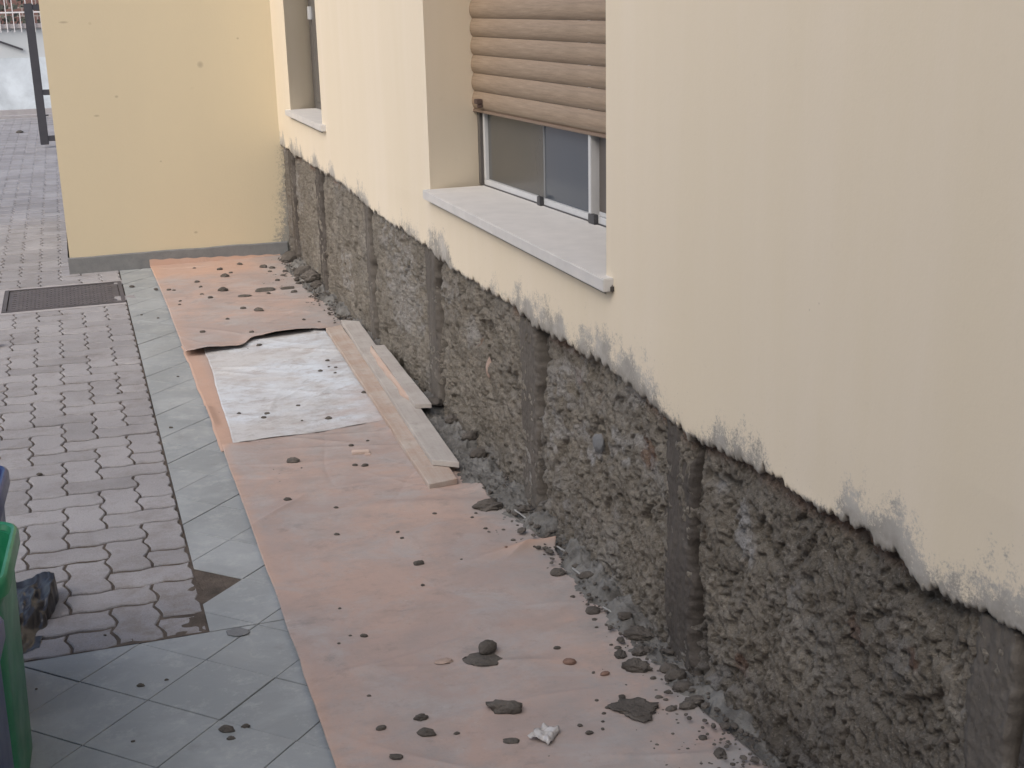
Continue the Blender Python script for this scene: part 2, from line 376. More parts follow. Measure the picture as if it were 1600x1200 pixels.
for (cy,cz,r) in ((3.13,.52,.03),(1.78,.42,.03),(1.62,.45,.025),(2.66,.46,.05),(2.18,.15,.03),(4.02,.40,.02)):
    q=((Y-cy)**2+(Zg-cz)**2)**.5/r+(fbm(Y*30,Zg*30,3,65)-.5)*.9
    brick=np.maximum(brick,.8*(1-ss(.6,1,q)))
wet_shade=np.clip(ss(.25,0,Zg)*.35*ss(.4,.6,fbm(Y*5,Zg*5,3,66))+groove*1.0+.35*ss(7.0,7.9,Y)+.45*ss(2.9,1.5,Y)*ss(.3,.55,fbm(Y*4,Zg*4,3,67)),0,1)  # damp foot; groove shade painted into the colour; darker towards both ends
band=grid_mesh('stripped_masonry',np.stack([xr,Y,Zg],-1),MAT['rough'],{'dry':dry,'brick':np.clip(brick,0,1),'wet':wet_shade},flip=False)
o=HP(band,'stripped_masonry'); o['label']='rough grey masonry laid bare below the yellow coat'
# guide strips of smooth mortar
for k,(a,b) in enumerate(STRIPS):
    n=64 if k<4 else 30; t=np.linspace(0,1,n); zz=np.arange(.0,.70,.004 if k<4 else .006)
    T,Zs=np.meshgrid(t,zz,indexing='ij')
    kk=max(k-1,0)
    A=a+sy(0,Zs,kk); B=b+sy(0,Zs,kk+20)*.7
    if k==0: A=np.full_like(Zs,1.19)
    if k==0: B=np.full_like(Zs,1.357)+.4*sy(0,Zs,19)
    if k==1: B=b+sy(0,Zs,3)*.5; A=a+.3*sy(0,Zs,19)
    Ys=A+(B-A)*T
    prof=np.minimum(ss(0,.10,T),ss(1,.80,T))                     # 0 at the borders
    x=np.interp(T,[0,.02,.045,.09,.8,1],[.054,.040,.014,.0065,.010,.020])
    ragged=(fbm(Ys*45,Zs*45,3,75+k)-.5)
    x+=ragged*.010*ss(.6,1,T)+ragged*.020*ss(.30,.04,T)+(fbm(Ys*90,Zs*90,2,76+k)-.5)*.004
    x+=(fbm(Ys*14,Zs*5,3,70+k)-.5)*.005+(fbm(Ys*60,Zs*16,3,71+k)-.5)*.0035
    x-=.0022*ss(.40,.46,T)*ss(.64,.5,T)*vn(Zs*5,Zs*0,90+k)                            # trowel ridge
    x+=.004*(fbm(Zs*6,Zs*0+k,2,95)) + (.002 if k>3 else 0)
    top=edge0(Ys)-.002+(vn(Ys*60,Ys*0,80+k)-.5)*.05*ss(0,.5,T)+np.clip(vn(Ys*140,Ys*0,81+k)-.55,0,1)*.07
    if k in(0,1): top=edge0(Ys)-.006+(vn(Ys*90,Ys*0,80+k)-.5)*.018
    if k in(3,): top=top-.02
    Zc=np.minimum(Zs,top); x=np.where(Zs>top,.04,x); x=np.where(Zs>top-.008,np.maximum(x,.004),x)
    if k==2: x-=.004*ss(.5,.58,Zs)*prof; 
    if k==2: x+=.012*np.exp(-(((Ys-2.43)/.03)**2+((Zs-.555)/.035)**2))*2.0
    me=grid_mesh('mortar_strip',np.stack([x,Ys,Zc],-1),MAT['strip_wet'] if k in(0,2,6,7) else MAT['strip'],None)
    HP(me,'mortar_strip')
# grey pale flake stuck in the wall near the third strip
# ------------------------------------------------------------------ wing wall + skirting
n=NT('wing_plaster',.88,.15); n.world(); v_=n.mp((1,1,.25))
cc=(.555,.485,.345)
b_=n.mix(n.ramp(n.noise(1.8,4,.6,v_),.3,.7),cc,(cc[0]*.95,cc[1]*.95,cc[2]*.96))
sp=n.ramp(n.voro(5.5),.03,.075,(1,1,1),(0,0,0)); b_=n.mix(n.math('MULTIPLY',n.math('MULTIPLY',sp,n.ramp(n.noise(3.3,2),.52,.6)),.5),b_,(.36,.30,.21))
x,y,z=n.xyz(); dist=n.math('MULTIPLY',x,-1)
lim=n.math('MULTIPLY_ADD',n.noise(5,4,.7),.26,-.030)
zz=n.math('SUBTRACT',.74,z); zz=n.math('MINIMUM',n.math('MULTIPLY',zz,1.4),1.0)
f_=n.math('SUBTRACT',n.math('MULTIPLY',lim,n.math('MAXIMUM',zz,0)),dist)
f_=n.math('ADD',n.math('MULTIPLY',f_,11),n.math('MULTIPLY_ADD',n.noise(70,5,.85),4.2,-2.1))
f_=n.math('MULTIPLY',n.ramp(f_,.1,.8),n.ramp(zz,.0,.12))
mk=None
for (px_,pz_,rx_,rz_) in [(q_[0],q_[1],q_[2]*.75,q_[3]*.75) for q_ in ((-.426,1.16,.028,.030),(-1.151,1.416,.040,.010),(-.91,1.0,.016,.012),(-1.03,.898,.026,.010),(-.538,.189,.018,.012),(-.70,.62,.010,.008),(-.20,1.30,.012,.010))]:
    d_=n.math('ADD',n.math('POWER',n.math('ABSOLUTE',n.math('MULTIPLY_ADD',x,1/rx_,-px_/rx_)),2),n.math('POWER',n.math('ABSOLUTE',n.math('MULTIPLY_ADD',z,1/rz_,-pz_/rz_)),2))
    d_=n.math('SUBTRACT',1,d_,clamp=True); mk=d_ if mk is None else n.math('MAXIMUM',mk,d_)
b_=n.mix(n.math('MULTIPLY',mk,.55),b_,(.26,.22,.17))
n.col(n.mix(n.math('MULTIPLY',f_,.88),b_,(.20,.205,.20))); n.bump(n.noise(60,4,.6),.0016,.5); MAT['wing']=n.m
HP(multi('wing_wall',[boxdata(-1.268,.3,7.95,10.2,-.05,3.3)],MAT['wing']),'wing_wall')
sk=[]; X0=-1.278; 
gx=np.linspace(X0,.0,60); tt=.095+(fbm(gx*6,gx*0,3,5)-.5)*.008
V=[];F=[]
for i,xx in enumerate(gx):
    V+= [(xx,7.935,-.02),(xx,7.935,tt[i]-.004),(xx,7.9395,tt[i]),(xx,7.952,tt[i]+.001)]
for i in range(len(gx)-1):
    for j in range(3): a=i*4+j; F.append((a,a+4,a+5,a+1))
F.append((0,1,2,3)); V0=len(V)
V+=[(X0,7.935,-.02),(X0,10.2,-.02),(X0,10.2,tt[0]),(X0,7.935,tt[0]-.004)]; F.append((V0,V0+3,V0+2,V0+1))
HP(pmesh('skirting',V,F,MAT['base']),'skirting')
# ------------------------------------------------------------------ window sills
def sill(y0,y1,zt,th,D,xo):
    g=[]
    me=multi('window_sill',[boxdata(xo,D,y0,y1,zt-th,zt)],MAT['sill'],bevel=.0025); return HP(me,'window_sill')
sill(2.826,4.50,.849,.033,.34,-.026)
sill(6.42,7.50,.917,.031,.21,-.026)
HP(multi('sill_support',[boxdata(-.0,.33,2.871,4.489,.8005,.8155)],MAT['base']),'sill_support')
HP(multi('sill_support',[boxdata(-.0,.2,6.516,7.459,.870,.8855)],MAT['base']),'sill_support')
HP(multi('mortar_dab',[boxdata(-.010,.0,2.818,2.8255,.814,.834)],MAT['clod'],bevel=.004),'mortar_dab')
# ------------------------------------------------------------------ window and roller shutter (plane turned 3 degrees)
TH=math.radians(3); ON=Vector((.2,4.585,0)); NS=Vector((math.sin(TH),-math.cos(TH),0)); ND=Vector((math.cos(TH),math.sin(TH),0))
def wbox(s0,s1,d0,d1,z0,z1):
    v=[];
    for (s,d,z) in ((s0,d0,z0),(s1,d0,z0),(s1,d1,z0),(s0,d1,z0),(s0,d0,z1),(s1,d0,z1),(s1,d1,z1),(s0,d1,z1)):
        p=ON+NS*s+ND*d; v.append((p.x,p.y,z))
    return v,[(0,3,2,1),(4,5,6,7),(0,1,5,4),(1,2,6,5),(2,3,7,6),(3,0,4,7)]
white=m_simple('white_enamel_frame',(.52,.53,.54),(.47,.48,.49),10,.4,.4)
darkf=m_simple('grey_brown_guide',(.13,.12,.115),(.10,.095,.09),10,.5,.4)
blackp=m_simple('black_plastic_catch',(.05,.05,.055),None,10,.4,.5)
SL=1.63
wf=HP(multi('window_frame',[wbox(.086,.104,.0,.03,.872,2.1),wbox(.086,SL,.0,.03,.850,.872),wbox(1.0,1.018,-.012,.018,.872,2.1),wbox(1.031,SL,.008,.03,.8725,.8855)],white,bevel=.0015),'window_frame')
def sub(parent,me,name,mat=None):
    o=link(name,me,mat); o.parent=parent; return o
sub(wf,multi('jamb',[wbox(.003,.06,-.002,.045,.8495,2.1),wbox(.0605,.0855,.006,.04,.8495,2.1)],darkf,bevel=.001),'jamb')
sub(wf,multi('threshold_gap',[wbox(.062,SL,-.003,-.0003,.8494,.8535)],blackp),'threshold_gap')
def glass(name,c,c2,r):
    n=NT(name,r,.5); n.col(n.mix(n.ramp(n.noise(2.2,3,.5),.3,.7),c,c2)); n.b.inputs['Coat Weight'].default_value=.25; n.b.inputs['Coat Roughness'].default_value=.15; return n.m
sub(wf,multi('glass_pane',[wbox(.1045,.6165,.012,.018,.8725,2.1)],glass('dusty_dark_glass',(.055,.060,.060),(.072,.070,.064),.25)),'glass_pane')
sub(wf,multi('glass_pane',[wbox(.6275,.9995,.010,.016,.8725,2.1)],glass('bluish_dark_glass',(.052,.064,.080),(.064,.074,.088),.2)),'glass_pane')
sub(wf,multi('glass_pane',[wbox(1.031,SL,.010,.018,.886,2.1)],glass('brownish_dark_glass',(.075,.065,.058),(.09,.076,.066),.3)),'glass_pane')
sub(wf,multi('seam',[wbox(.6168,.6272,.008,.02,.8725,2.1)],m_simple('grey_seam',(.19,.20,.21),None,10,.4)),'seam')
sub(wf,multi('dark_slot',[wbox(1.0185,1.0305,.022,.035,.8725,2.1)],blackp),'dark_slot')
for s in (.607,1.0):
    sub(wf,multi('catch',[wbox(s,s+.028 if s<.9 else s+.045,-.014,-.0004,.849,.879)],blackp,bevel=.002),'catch')
# shutter slats
n=NT('wood_effect_slat',.45,.35); v_=n.mp((70,.7,70)); g=n.noise(2.6,5,.7,v_,.1)
c=n.mix(n.ramp(g,.25,.75),(.195,.145,.102),(.350,.270,.198)); c=n.mix(n.math('MULTIPLY',n.ramp(n.noise(9,5,.8,n.mp((40,3.5,40))),.55,.7),.5),c,(.17,.115,.08))
n.col(c); n.bump(g,.0004,.5); MAT['slat']=n.m
P0=1.118; PIT=.0622; slatp=[]
K=9
for i in range(K+1):
    t=i/K; z=PIT*t; d=-.0105*math.sin(math.pi*(t**.85))**.8 if 0<t<1 else 0
    slatp.append((d,z))
def slat_mesh():
    V=[];F=[]; S0,S1=.004,SL; m_=len(slatp)
    pr=[(d,z*.985+.0005) for d,z in slatp]+[(.006,PIT*.985),(.006,.0005)]
    for s in (S0,S1):
        for d,z in pr:
            p=ON+NS*s+ND*(d-.012); V.append((p.x,p.y,z))
    k=len(pr)
    for i in range(k): j=(i+1)%k; F.append((i,k+i,k+j,j))
    F.append(tuple(range(k))); F.append(tuple(range(2*k-1,k-1,-1)))
    me=pmesh('slat',V,F,MAT['slat']); 
    bm=bmesh.new(); bm.from_mesh(me); bmesh.ops.recalc_face_normals(bm,faces=bm.faces[:]); bm.to_mesh(me); bm.free()
    me.shade_smooth()
    return me
sm=slat_mesh()
sm.set_sharp_from_angle(angle=math.radians(50))
rs=HP(multi('roller_shutter',[wbox(.004,SL,-.010,-.006,1.125,2.12)],blackp),'roller_shutter')
for i in range(16):
    o=link('slat',sm); o.parent=rs; o.location=(0,0,P0+i*PIT)
sub(rs,multi('bottom_bar',[wbox(.004,SL,-.019,-.004,1.108,1.1183)],m_simple('bar_brown',(.22,.16,.12),None,8,.5),bevel=.002),'bottom_bar')
sub(rs,multi('stop_block',[wbox(.118,.152,-.043,-.0225,1.141,1.158),wbox(.138,.151,-.04,-.0225,1.128,1.1405)],m_simple('brown_rubber',(.09,.06,.05),None,8,.6),bevel=.002),'stop_block')
sub(rs,multi('guide_rail',[wbox(-.012,.0035,-.03,.0,.8497,2.12)],darkf),'guide_rail')
# second window: only its dark frame edge is seen
w2=HP(multi('window_frame',[boxdata(.150,.19,6.52,7.545,.919,2.1)],darkf,bevel=.002),'window_frame')
sub(w2,multi('glass_pane',[boxdata(.140,.1495,6.52,7.40,.96,2.1)],glass('far_dark_glass',(.08,.08,.085),(.10,.10,.10),.2)),'glass_pane')
sub(w2,multi('strap_box',[boxdata(.130,.1495,7.41,7.47,1.40,1.47)],white,bevel=.003),'strap_box')
# ------------------------------------------------------------------ ground
gr=pmesh('ground',[(-60,-40,-.06),(60,-40,-.06),(60,90,-.06),(-60,90,-.06)],[(0,1,2,3)],MAT['concrete'])
tag(link('ground',gr),kind='structure')
PX,PY=.1105,.1125; XE=-1.0; YE=3.045
# sand bed: normally below the pavers, washed up over the joints at the near corner
bx=np.arange(-2.7,-.88,.011); by=np.concatenate([np.arange(YE-.004,4.4,.008),np.arange(4.4,9.5,.05),np.arange(9.5,20.3,.4)])
BX,BY=np.meshgrid(bx,by,indexing='ij')
amp=ss(4.1,3.1,BY)*ss(-1.42,-1.02,BX)
bz=-.0080+.0084*amp*(.45+.55*ss(.32,.62,fbm(BX*9,BY*9,4,91)))+.0030*ss(.45,.7,fbm(BX*3,BY*3,3,92))*ss(9,3,BY)
bz+=.0022*(fbm(BX*45,BY*45,2,93)-.5)
tri=((BX>XE)); bz=np.where(tri,np.minimum(bz,-.004),bz)
keepm=np.ones((len(bx)-1,len(by)-1),bool); 
xm=(BX[:-1,:-1]+BX[1:,1:])/2; ym=(BY[:-1,:-1]+BY[1:,1:])/2
keepm&=~((xm>XE)&((ym<3.15)|(ym>3.5)))
keepm&=~((xm>-1.61)&(xm<-1.03)&(ym>7.06)&(ym<7.58))
pav=link('paved_yard',grid_mesh('sand_bed',np.stack([BX,BY,bz],-1),MAT['bed'],keep=keepm,flip=True)); tag(pav,kind='structure')
pv_n=0
def wavex(y): return .0088*np.sin(2*np.pi*(y-YE)/PY)+.0022*np.sin(4*np.pi*(y-YE)/PY+.6)
def wavey(x): return .0056*np.sin(2*np.pi*(x-XE)/PX+.4)
def paver_outline(c0,c1,r0,r1,cut=None,ns=4):
    g=.0036
    gy=.0066; x0,x1,y0,y1=XE+c0*PX+g,XE+c1*PX-g,YE+r0*PY+gy,YE+r1*PY-gy
    pts=[]
    nx=ns*(c1-c0); ny=ns*(r1-r0)
    for i in range(nx): pts.append((x0+(x1-x0)*i/nx,y0))
    for i in range(ny): pts.append((x1,y0+(y1-y0)*i/ny))
    for i in range(nx): pts.append((x1-(x1-x0)*i/nx,y1))
    for i in range(ny): pts.append((x0,y1-(y1-y0)*i/ny))
    out=[]
    for x,y in pts:
        X_=x+float(wavex(y)); Y_=y+float(wavey(x))
        if c1>=0: X_=min(X_,XE-.004)
        if r0<=0: Y_=max(Y_,YE+.002)
        out.append((X_,Y_))
    return out
def prism(out,c,dz=0,cham=.003):
    """chamfered prism around centre c, coordinates relative to c"""
    k=len(out); V=[];F=[]
    for (ins,z) in ((0,-.02),(0,-cham),(cham*.9,0.0)):
        for i,(x,y) in enumerate(out):
            px,py=out[i-1]; qx,qy=out[(i+1)%k]; tx,ty=qx-px,qy-py; l=math.hypot(tx,ty) or 1
            V.append((x-ty/l*ins-c[0],y+tx/l*ins-c[1],z+dz))
    for r in range(2):
        for i in range(k): j=(i+1)%k; F.append((r*k+i,r*k+j,(r+1)*k+j,(r+1)*k+i))
    F.append(tuple(range(2*k,3*k)))
    return V,F
pm={}
def shared(kind):
    if kind not in pm:
        w_,d_={'V':(1,2),'H':(2,1),'h':(1,1)}[kind[0]]; c0=-w_ if 'e' in kind else -6; c1=c0+w_; r0=0 if 'n' in kind else 4; r1=r0+d_
        o_=paver_outline(c0,c1,r0,r1); c=(XE+(c0+c1)*PX/2,YE+(r0+r1)*PY/2)
        V,F=prism(o_,c); pm[kind]=pmesh('paver',V,F,MAT['paver'])
    return pm[kind]
cells=[]
for r in range(-2,160):
    for c in range(-16,0):
        k=(c-r+1)%4
        if k==3: cells.append(('V',c,c+1,r,r+2))
        if k==0: cells.append(('H',c,c+2,r,r+1))
        if k==1 and c==-16: cells.append(('H',c-1,c+1,r,r+1))
items=[]
_c2=[]
for kd,c0,c1,r0,r1 in cells:
    inx=lambda c:-6<=c<=-1
    iny=lambda r:35<=r<=40
    left=[(c,r) for c in range(c0,c1) for r in range(r0,r1) if not(inx(c) and iny(r))]
    if len(left)==(c1-c0)*(r1-r0): _c2.append((kd,c0,c1,r0,r1))
    else: _c2+=[('h',c,c+1,r,r+1) for c,r in left]
cells=_c2
for kd,c0,c1,r0,r1 in cells:
    if c1>0: c1=0; 
    if kd=='H' and c1-c0==1: kd='h'
    if kd=='V' and r0<0: r0=0; kd='h'
    if r1<=0 or r0<0: continue
    cy=YE+(r0+r1)*PY/2; cx=XE+(c0+c1)*PX/2
    if cy>20.2: continue
    items.append((cy,cx,kd+('e' if c1>=0 else '')+('n' if r0<=0 else '')))
def inframe(cx,cy): return cx>-1.32-.058*cy-.10-.0
items.sort()
n_ind=0; SV=[];SF=[]
for cy,cx,kd in items:
    jz=random.uniform(-.0016,.0010); rx,ry=random.gauss(0,.006),random.gauss(0,.006)
    if n_ind<300 and inframe(cx,cy) and not(cx<-1.47 and cy<3.2):
        o=bpy.data.objects.new('paver',shared(kd)); COL.objects.link(o); o.parent=pav; o.location=(cx,cy,jz); o.rotation_euler=(rx,ry,0); n_ind+=1
    else:
        me=shared(kd); b=len(SV)
        for p in me.vertices:
            q=p.co; SV.append((q.x+cx,q.y+cy,q.z+jz+ry*-q.x+rx*q.y))
        for p in me.polygons: SF.append(tuple(i+b for i in p.vertices))
o=link('paver',pmesh('pavers_rest',SV,SF,MAT['paver_stuff']),None,pav); o['kind']='stuff'
# concrete collar round the manhole
def poly_obj(name,parts,mat,parent,bevel=0): 
    o=link(name,multi(name,parts,mat,bevel),None,parent); return o
poly_obj('concrete_collar',[boxdata(-1.660,-1.004,6.990,7.033,-.03,-.001),boxdata(-1.660,-1.004,7.607,7.650,-.03,-.001),boxdata(-1.660,-1.624,7.034,7.606,-.03,-.0012)],MAT['concrete'],pav)
# tiles laid on the diagonal
path=link('tiled_path',pmesh('grout_bed',[(-2.7,.2,-.004),(.06,.2,-.004),(.06,3.043,-.004),(-2.7,3.043,-.004),(-.999,3.043,-.004),(.06,7.95,-.004),(-.999,7.95,-.004),(-.999,3.52,-.004),(.06,3.52,-.004),(-.885,3.043,-.004),(-.885,3.52,-.004)],
   [(0,1,2,9,4,3),(9,2,8,10),(7,10,8,5,6)],MAT['grout'])); tag(path,kind='structure')
TA=np.array((.1435,-.1435)); TB=np.array((.1435,.1435)); TO=np.array((-1.310,2.895))
def clip(poly,a,b,c):  # keep a*x+b*y<=c
    out=[]
    for i in range(len(poly)):
        p,q=poly[i-1],poly[i]; dp=a*p[0]+b*p[1]-c; dq=a*q[0]+b*q[1]-c
        if (dp<=0)!=(dq<=0):
            t=dp/(dp-dq); out.append((p[0]+(q[0]-p[0])*t,p[1]+(q[1]-p[1])*t))
        if dq<=0: out.append(tuple(q))
    return out
def area(p): return .5*sum(p[i-1][0]*p[i][1]-p[i][0]*p[i-1][1] for i in range(len(p)))
def inset_sq(i,j,g=.0014):
    c=TO+TA*(i+.5)+TB*(j+.5); s=.5-g/.203
    return [tuple(c+TA*a*s+TB*b*s) for a,b in ((-1,-1),(1,-1),(1,1),(-1,1))],c
tm={}
for i in range(-32,14):
    for j in range(-20,26):
        sq,c=inset_sq(i,j)
        if (i,j)==(-1,2): continue                      # the tile that is missing
        for region in (0,1):
            if region==0: P=clip(clip(clip(clip(sq,0,1,YE-.006),0,-1,-.6),-1,0,2.3),1,0,.03)
            else: P=clip(clip(clip(clip(sq,-1,0,-(XE+.002)),0,-1,-(YE-.0035)),0,1,7.932),1,0,.03)
            if len(P)<3 or abs(area(P))<.0004: continue
            cx=sum(p[0] for p in P)/len(P); cy=sum(p[1] for p in P)/len(P)
            if cx>-.62 and 2.0<cy<7.8: continue          # under the paper
            if cx>-.42 and cy<=2.0: continue
            if region==1 and cx<XE: continue
            if region==0 and not (cx>-1.75): continue
            full=len(P)==4 and abs(abs(area(P))-abs(area(sq)))<1e-6
            if area(P)<0: P=P[::-1]
            if full and 'T' in tm: me=tm['T']; loc=(float(c[0]),float(c[1]))
            else:
                loc=(float(c[0]),float(c[1])) if full else (cx,cy)
                V,F=prism(P,loc,0,.0012); me=pmesh('tile',V,F,MAT['tile'])
                if full: tm['T']=me
            o=bpy.data.objects.new('tile',me); COL.objects.link(o); o.parent=path
            o.location=(loc[0],loc[1],random.uniform(-.0012,.0006)); 
            if full: o.rotation_euler=(random.gauss(0,.002),random.gauss(0,.002),0)
# manhole
mh=empty('manhole_cover',(-1.32,7.32,0)); tag(mh,'dark rectangular ribbed manhole cover set in the grey paving','manhole cover')
iron=m_simple('rusty_dark_iron',(.075,.07,.073),(.11,.10,.105),9,.75,.3,.002,120)
def mp_(name,parts,mat=iron,bevel=0,kind=None):
    o=link(name,multi(name,parts,mat,bevel),None,mh); o.location=(1.32,-7.32,0); 
    if kind:o['kind']=kind
    return o
a,b,c_,d_=-1.621,-1.006,7.035,7.605
mp_('frame',[boxdata(a,b,c_,c_+.02,-.02,.002),boxdata(a,b,d_-.02,d_,-.02,.002),boxdata(a,a+.02,c_+.0205,d_-.0205,-.02,.0018),boxdata(b-.02,b,c_+.0205,d_-.0205,-.02,.0018)])
mp_('plate',[boxdata(a+.024,b-.024,c_+.024,d_-.024,-.02,-.004)])
st=[]
for i in range(13):
    for j in range(19):
        x_=a+.045+i*.040+(.020 if j%2 else 0); y_=c_+.042+j*.026
        if x_+.03<b-.04 and y_+.016<d_-.03: st.append(boxdata(x_,x_+.031,y_,y_+.016,-.004,.0008))
mp_('stud',st,m_simple('worn_stud',(.13,.12,.125),(.10,.092,.096),12,.7),0,'stuff')
# far: street edge
st_=pmesh('street',[(-6,20.25,-.004),(3,20.25,-.004),(3,60,-.004),(-6,60,-.004)],[(0,1,2,3)],MAT['concrete']); tag(link('street',st_),kind='structure')
kb=multi('kerb',[boxdata(-6,3,20.05,20.24,-.05,.035)],MAT['concrete'],.01); tag(link('kerb',kb),kind='structure')
# ------------------------------------------------------------------ paper sheets on the path
def sheet(name,label,cat,left,right,y0f,y1f,zbase,mat,nx=110,ny=300,wr=.0035,extra=None,fresh=None,seed=0,group=None):
    """grid between left(y), right(y); y0f/y1f give the torn ends as functions of x-fraction"""
    s=np.linspace(0,1,nx); t=np.linspace(0,1,ny)
    S,T=np.meshgrid(s,t,indexing='ij')
    y0=y0f(S); y1=y1f(S); Y=y0+(y1-y0)*T
    X=left(Y)+(right(Y)-left(Y))*S
    z=zbase+wr*1.2*fbm(X*2.6+seed,Y*2.2,2,100+seed)+.0030*fbm(X*9,Y*7,3,101+seed)
    rq=random.Random(seed)
    for _c in range(int(44*wr/.004)):
        a_=rq.gauss(0,.5); px_=rq.uniform(-.75,-.1); py_=rq.uniform(float(Y.min()),float(Y.max())); ca_,sa_=math.cos(a_),math.sin(a_)
        dn=-(X-px_)*sa_+(Y-py_)*ca_; da=(X-px_)*ca_+(Y-py_)*sa_; dn=dn+.03*np.sin(da*6+_c)
        z+=rq.uniform(.4,1.7)*wr*np.exp(-np.abs(dn)/.011)*np.exp(-(da/rq.uniform(.08,.30))**2)*rq.choice((-.4,1,1))
    if extra is not None: z=z+extra(X,Y,S,T)
    fr=np.zeros_like(z) if fresh is None else fresh(X,Y,S,T)
    P=np.stack([X,Y,z],-1)
    bot=P.copy(); bot[...,2]-=.0008
    me=grid_mesh(name,P,mat,{'fresh':np.clip(fr,0,1)},flip=False)
    bm=bmesh.new(); bm.from_mesh(me)
    # give the sheet its thickness: extrude the rim down
    be=[e for e in bm.edges if e.is_boundary]
    r=bmesh.ops.extrude_edge_only(bm,edges=be)
    for v in r['geom']:
        if isinstance(v,bmesh.types.BMVert): v.co.z-=.0011
    bmesh.ops.recalc_face_normals(bm,faces=bm.faces[:]); bm.to_mesh(me); bm.free()
    me.shade_smooth()
    c=P.reshape(-1,3).mean(0); 
    o=link(name,me); tag(o,label,cat,group); return o
jl=lambda y,sd,a=.006:(fbm(y*5,y*0+sd,3,sd)-.5)*a*2
# layer C: lower brown sheet showing at the left of the white one
sheet('paper_sheet','strip of brown paper showing left of the white sheet, under both other brown sheets','paper sheet',
  lambda y:-.812+jl(y,201,.006)-.006*ss(.62,.8,vn(y*4,y*0,202)), lambda y:-.16+0*y, lambda s:4.40+0*s, lambda s:5.95+0*s, .0022,MAT['paper'],60,160,.0015,seed=3,
  extra=lambda X,Y,S,T:.012*ss(.06,0,S)*(ss(.70,.9,vn(Y*3.1,Y*0,203))), fresh=lambda X,Y,S,T:.7*ss(.18,.05,S))
# white sheet
def wl(y): return np.interp(y,[4.44,5.48,5.9],[-.765,-.731,-.722])+jl(y,204,.004)
def wr_(y): return np.interp(y,[4.5,5.82],[-.190,-.150])+jl(y,205,.004)
sheet('white_sheet','white dusty sheet stained with cement lying between the two brown papers','plastic sheet',wl,wr_,
  lambda s:4.455+.04*s+.012*np.sin(s*9),lambda s:5.92+.13*s,.0050,MAT['paper_white'],90,160,.0045,seed=5)
# far sheet A, torn and lifted along its near edge
def ya0(s):
    e=5.735+.035*(s/.33)*(s<.33)+(s>=.33)*(.04+.115*ss(.33,.42,s)+.075*(s-.33)/.67)
    return e+(fbm(s*14,s*0,3,210)-.5)*.022
def yA1(s): return 7.932+0*s
def exA(X,Y,S,T):
    d=Y-ya0(S); lift=.024*ss(.22,.0,d)*(.35+.9*np.exp(-((S-.12)/.16)**2)+.75*np.exp(-((S-.62)/.2)**2))*ss(1,.86,S)
    up=ss(7.90,7.932,Y)*.0                                        # meets the skirting
    return lift
def laA(y): return -.812+jl(y,211,.003)-.010*ss(7.0,7.9,y)
def raA(y): return np.interp(y,[5.7,6.3,7.95],[-.055,-.035,-.02])
sheet('paper_sheet','far brown paper sheet reaching the wing wall, its near edge torn and curled up','paper sheet',laA,raA,ya0,yA1,.0085,MAT['paper'],110,240,.004,seed=11,extra=exA,
   fresh=lambda X,Y,S,T:.55*ss(7.40,7.62,Y)*ss(.9,.5,S)+.25*ss(.1,.0,S))
# its far end runs up the skirting
me=multi('turned_up_end',[boxdata(-.823,-.06,7.9305,7.9318,.0095,.052)],MAT['paper'])
V=[];F=[]
xs=np.linspace(-.823,-.05,40)
for i,x in enumerate(xs):
    t=.050-.030*(i/39)+.003*math.sin(i*1.3)
    V+=[(x,7.9285,.0105),(x,7.9300,t*.5),(x,7.9325,t)]
for i in range(39):
    for j in range(2): a=i*3+j; F.append((a,a+3,a+4,a+1))
turn=pmesh('turned_up_end',V,F,None); turn.attributes.new('fresh','FLOAT','POINT').data.foreach_set('value',np.full(len(V),.6,np.float32))
turn.materials.append(MAT['paper'])
shA=bpy.data.objects['paper_sheet.001']; o=link('turned_up_end',turn); o.parent=shA
# near sheet B
def laB(y): return np.interp(y,[.4,2.4,3.2,4.45],[-.828,-.824,-.812,-.808])+jl(y,221,.004)
def raB(y): return np.interp(y,[.4,1.9,2.05,2.25,3.0,3.17,3.22,3.26,3.6,3.8,4.45],[.005,.004,-.004,-.03,-.050,-.028,-.006,-.04,-.075,-.085,-.09])+jl(y,222,.010)
def yb1(s): return 4.415+.10*s+(fbm(s*10,s*0,3,223)-.5)*.02
def exB(X,Y,S,T):
    d=yb1(S)-Y
    lift=.013*ss(.10,0,d)*np.exp(-((S-.03)/.10)**2)
    # fold running from the middle of the sheet to the wall
    yf=3.205-.10*(X+.26)*-1.0
    fold=.020*np.exp(-((Y-(3.19+.12*(X+.2)))/.022)**2)*ss(-.34,-.10,X)
    big=.012*np.exp(-((Y-(3.42+.25*(X+.3)))/.05)**2)*np.exp(-((X+.33)/.16)**2)
    big2=.010*np.exp(-((Y-(3.66-.2*(X+.4)))/.035)**2)*np.exp(-((X+.32)/.20)**2)
    big3=.008*np.exp(-((Y-(2.86+.35*(X+.3)))/.05)**2)*np.exp(-((X+.36)/.14)**2)
    plank=.016*np.exp(-((Y-3.70)/.05)**2)*np.exp(-((X+.075)/.06)**2)
    return lift+fold+big+big2+big3+plank
def frB(X,Y,S,T):
    return .95*np.exp(-((Y-(3.205+.12*(X+.2)))/.028)**2)*ss(-.26,-.12,X)+.35*ss(.05,.0,S)*ss(.4,.6,vn(Y*2,Y*0,224))+.5*ss(.05,.0,yb1(S)-Y)*ss(.3,.0,S)
sheet('paper_sheet','large near brown paper sheet scattered with mortar lumps, creased in the middle','paper sheet',laB,raB,lambda s:.5+0*s,yb1,.0078,MAT['paper'],170,720,.0055,seed=17,extra=exB,fresh=frB)
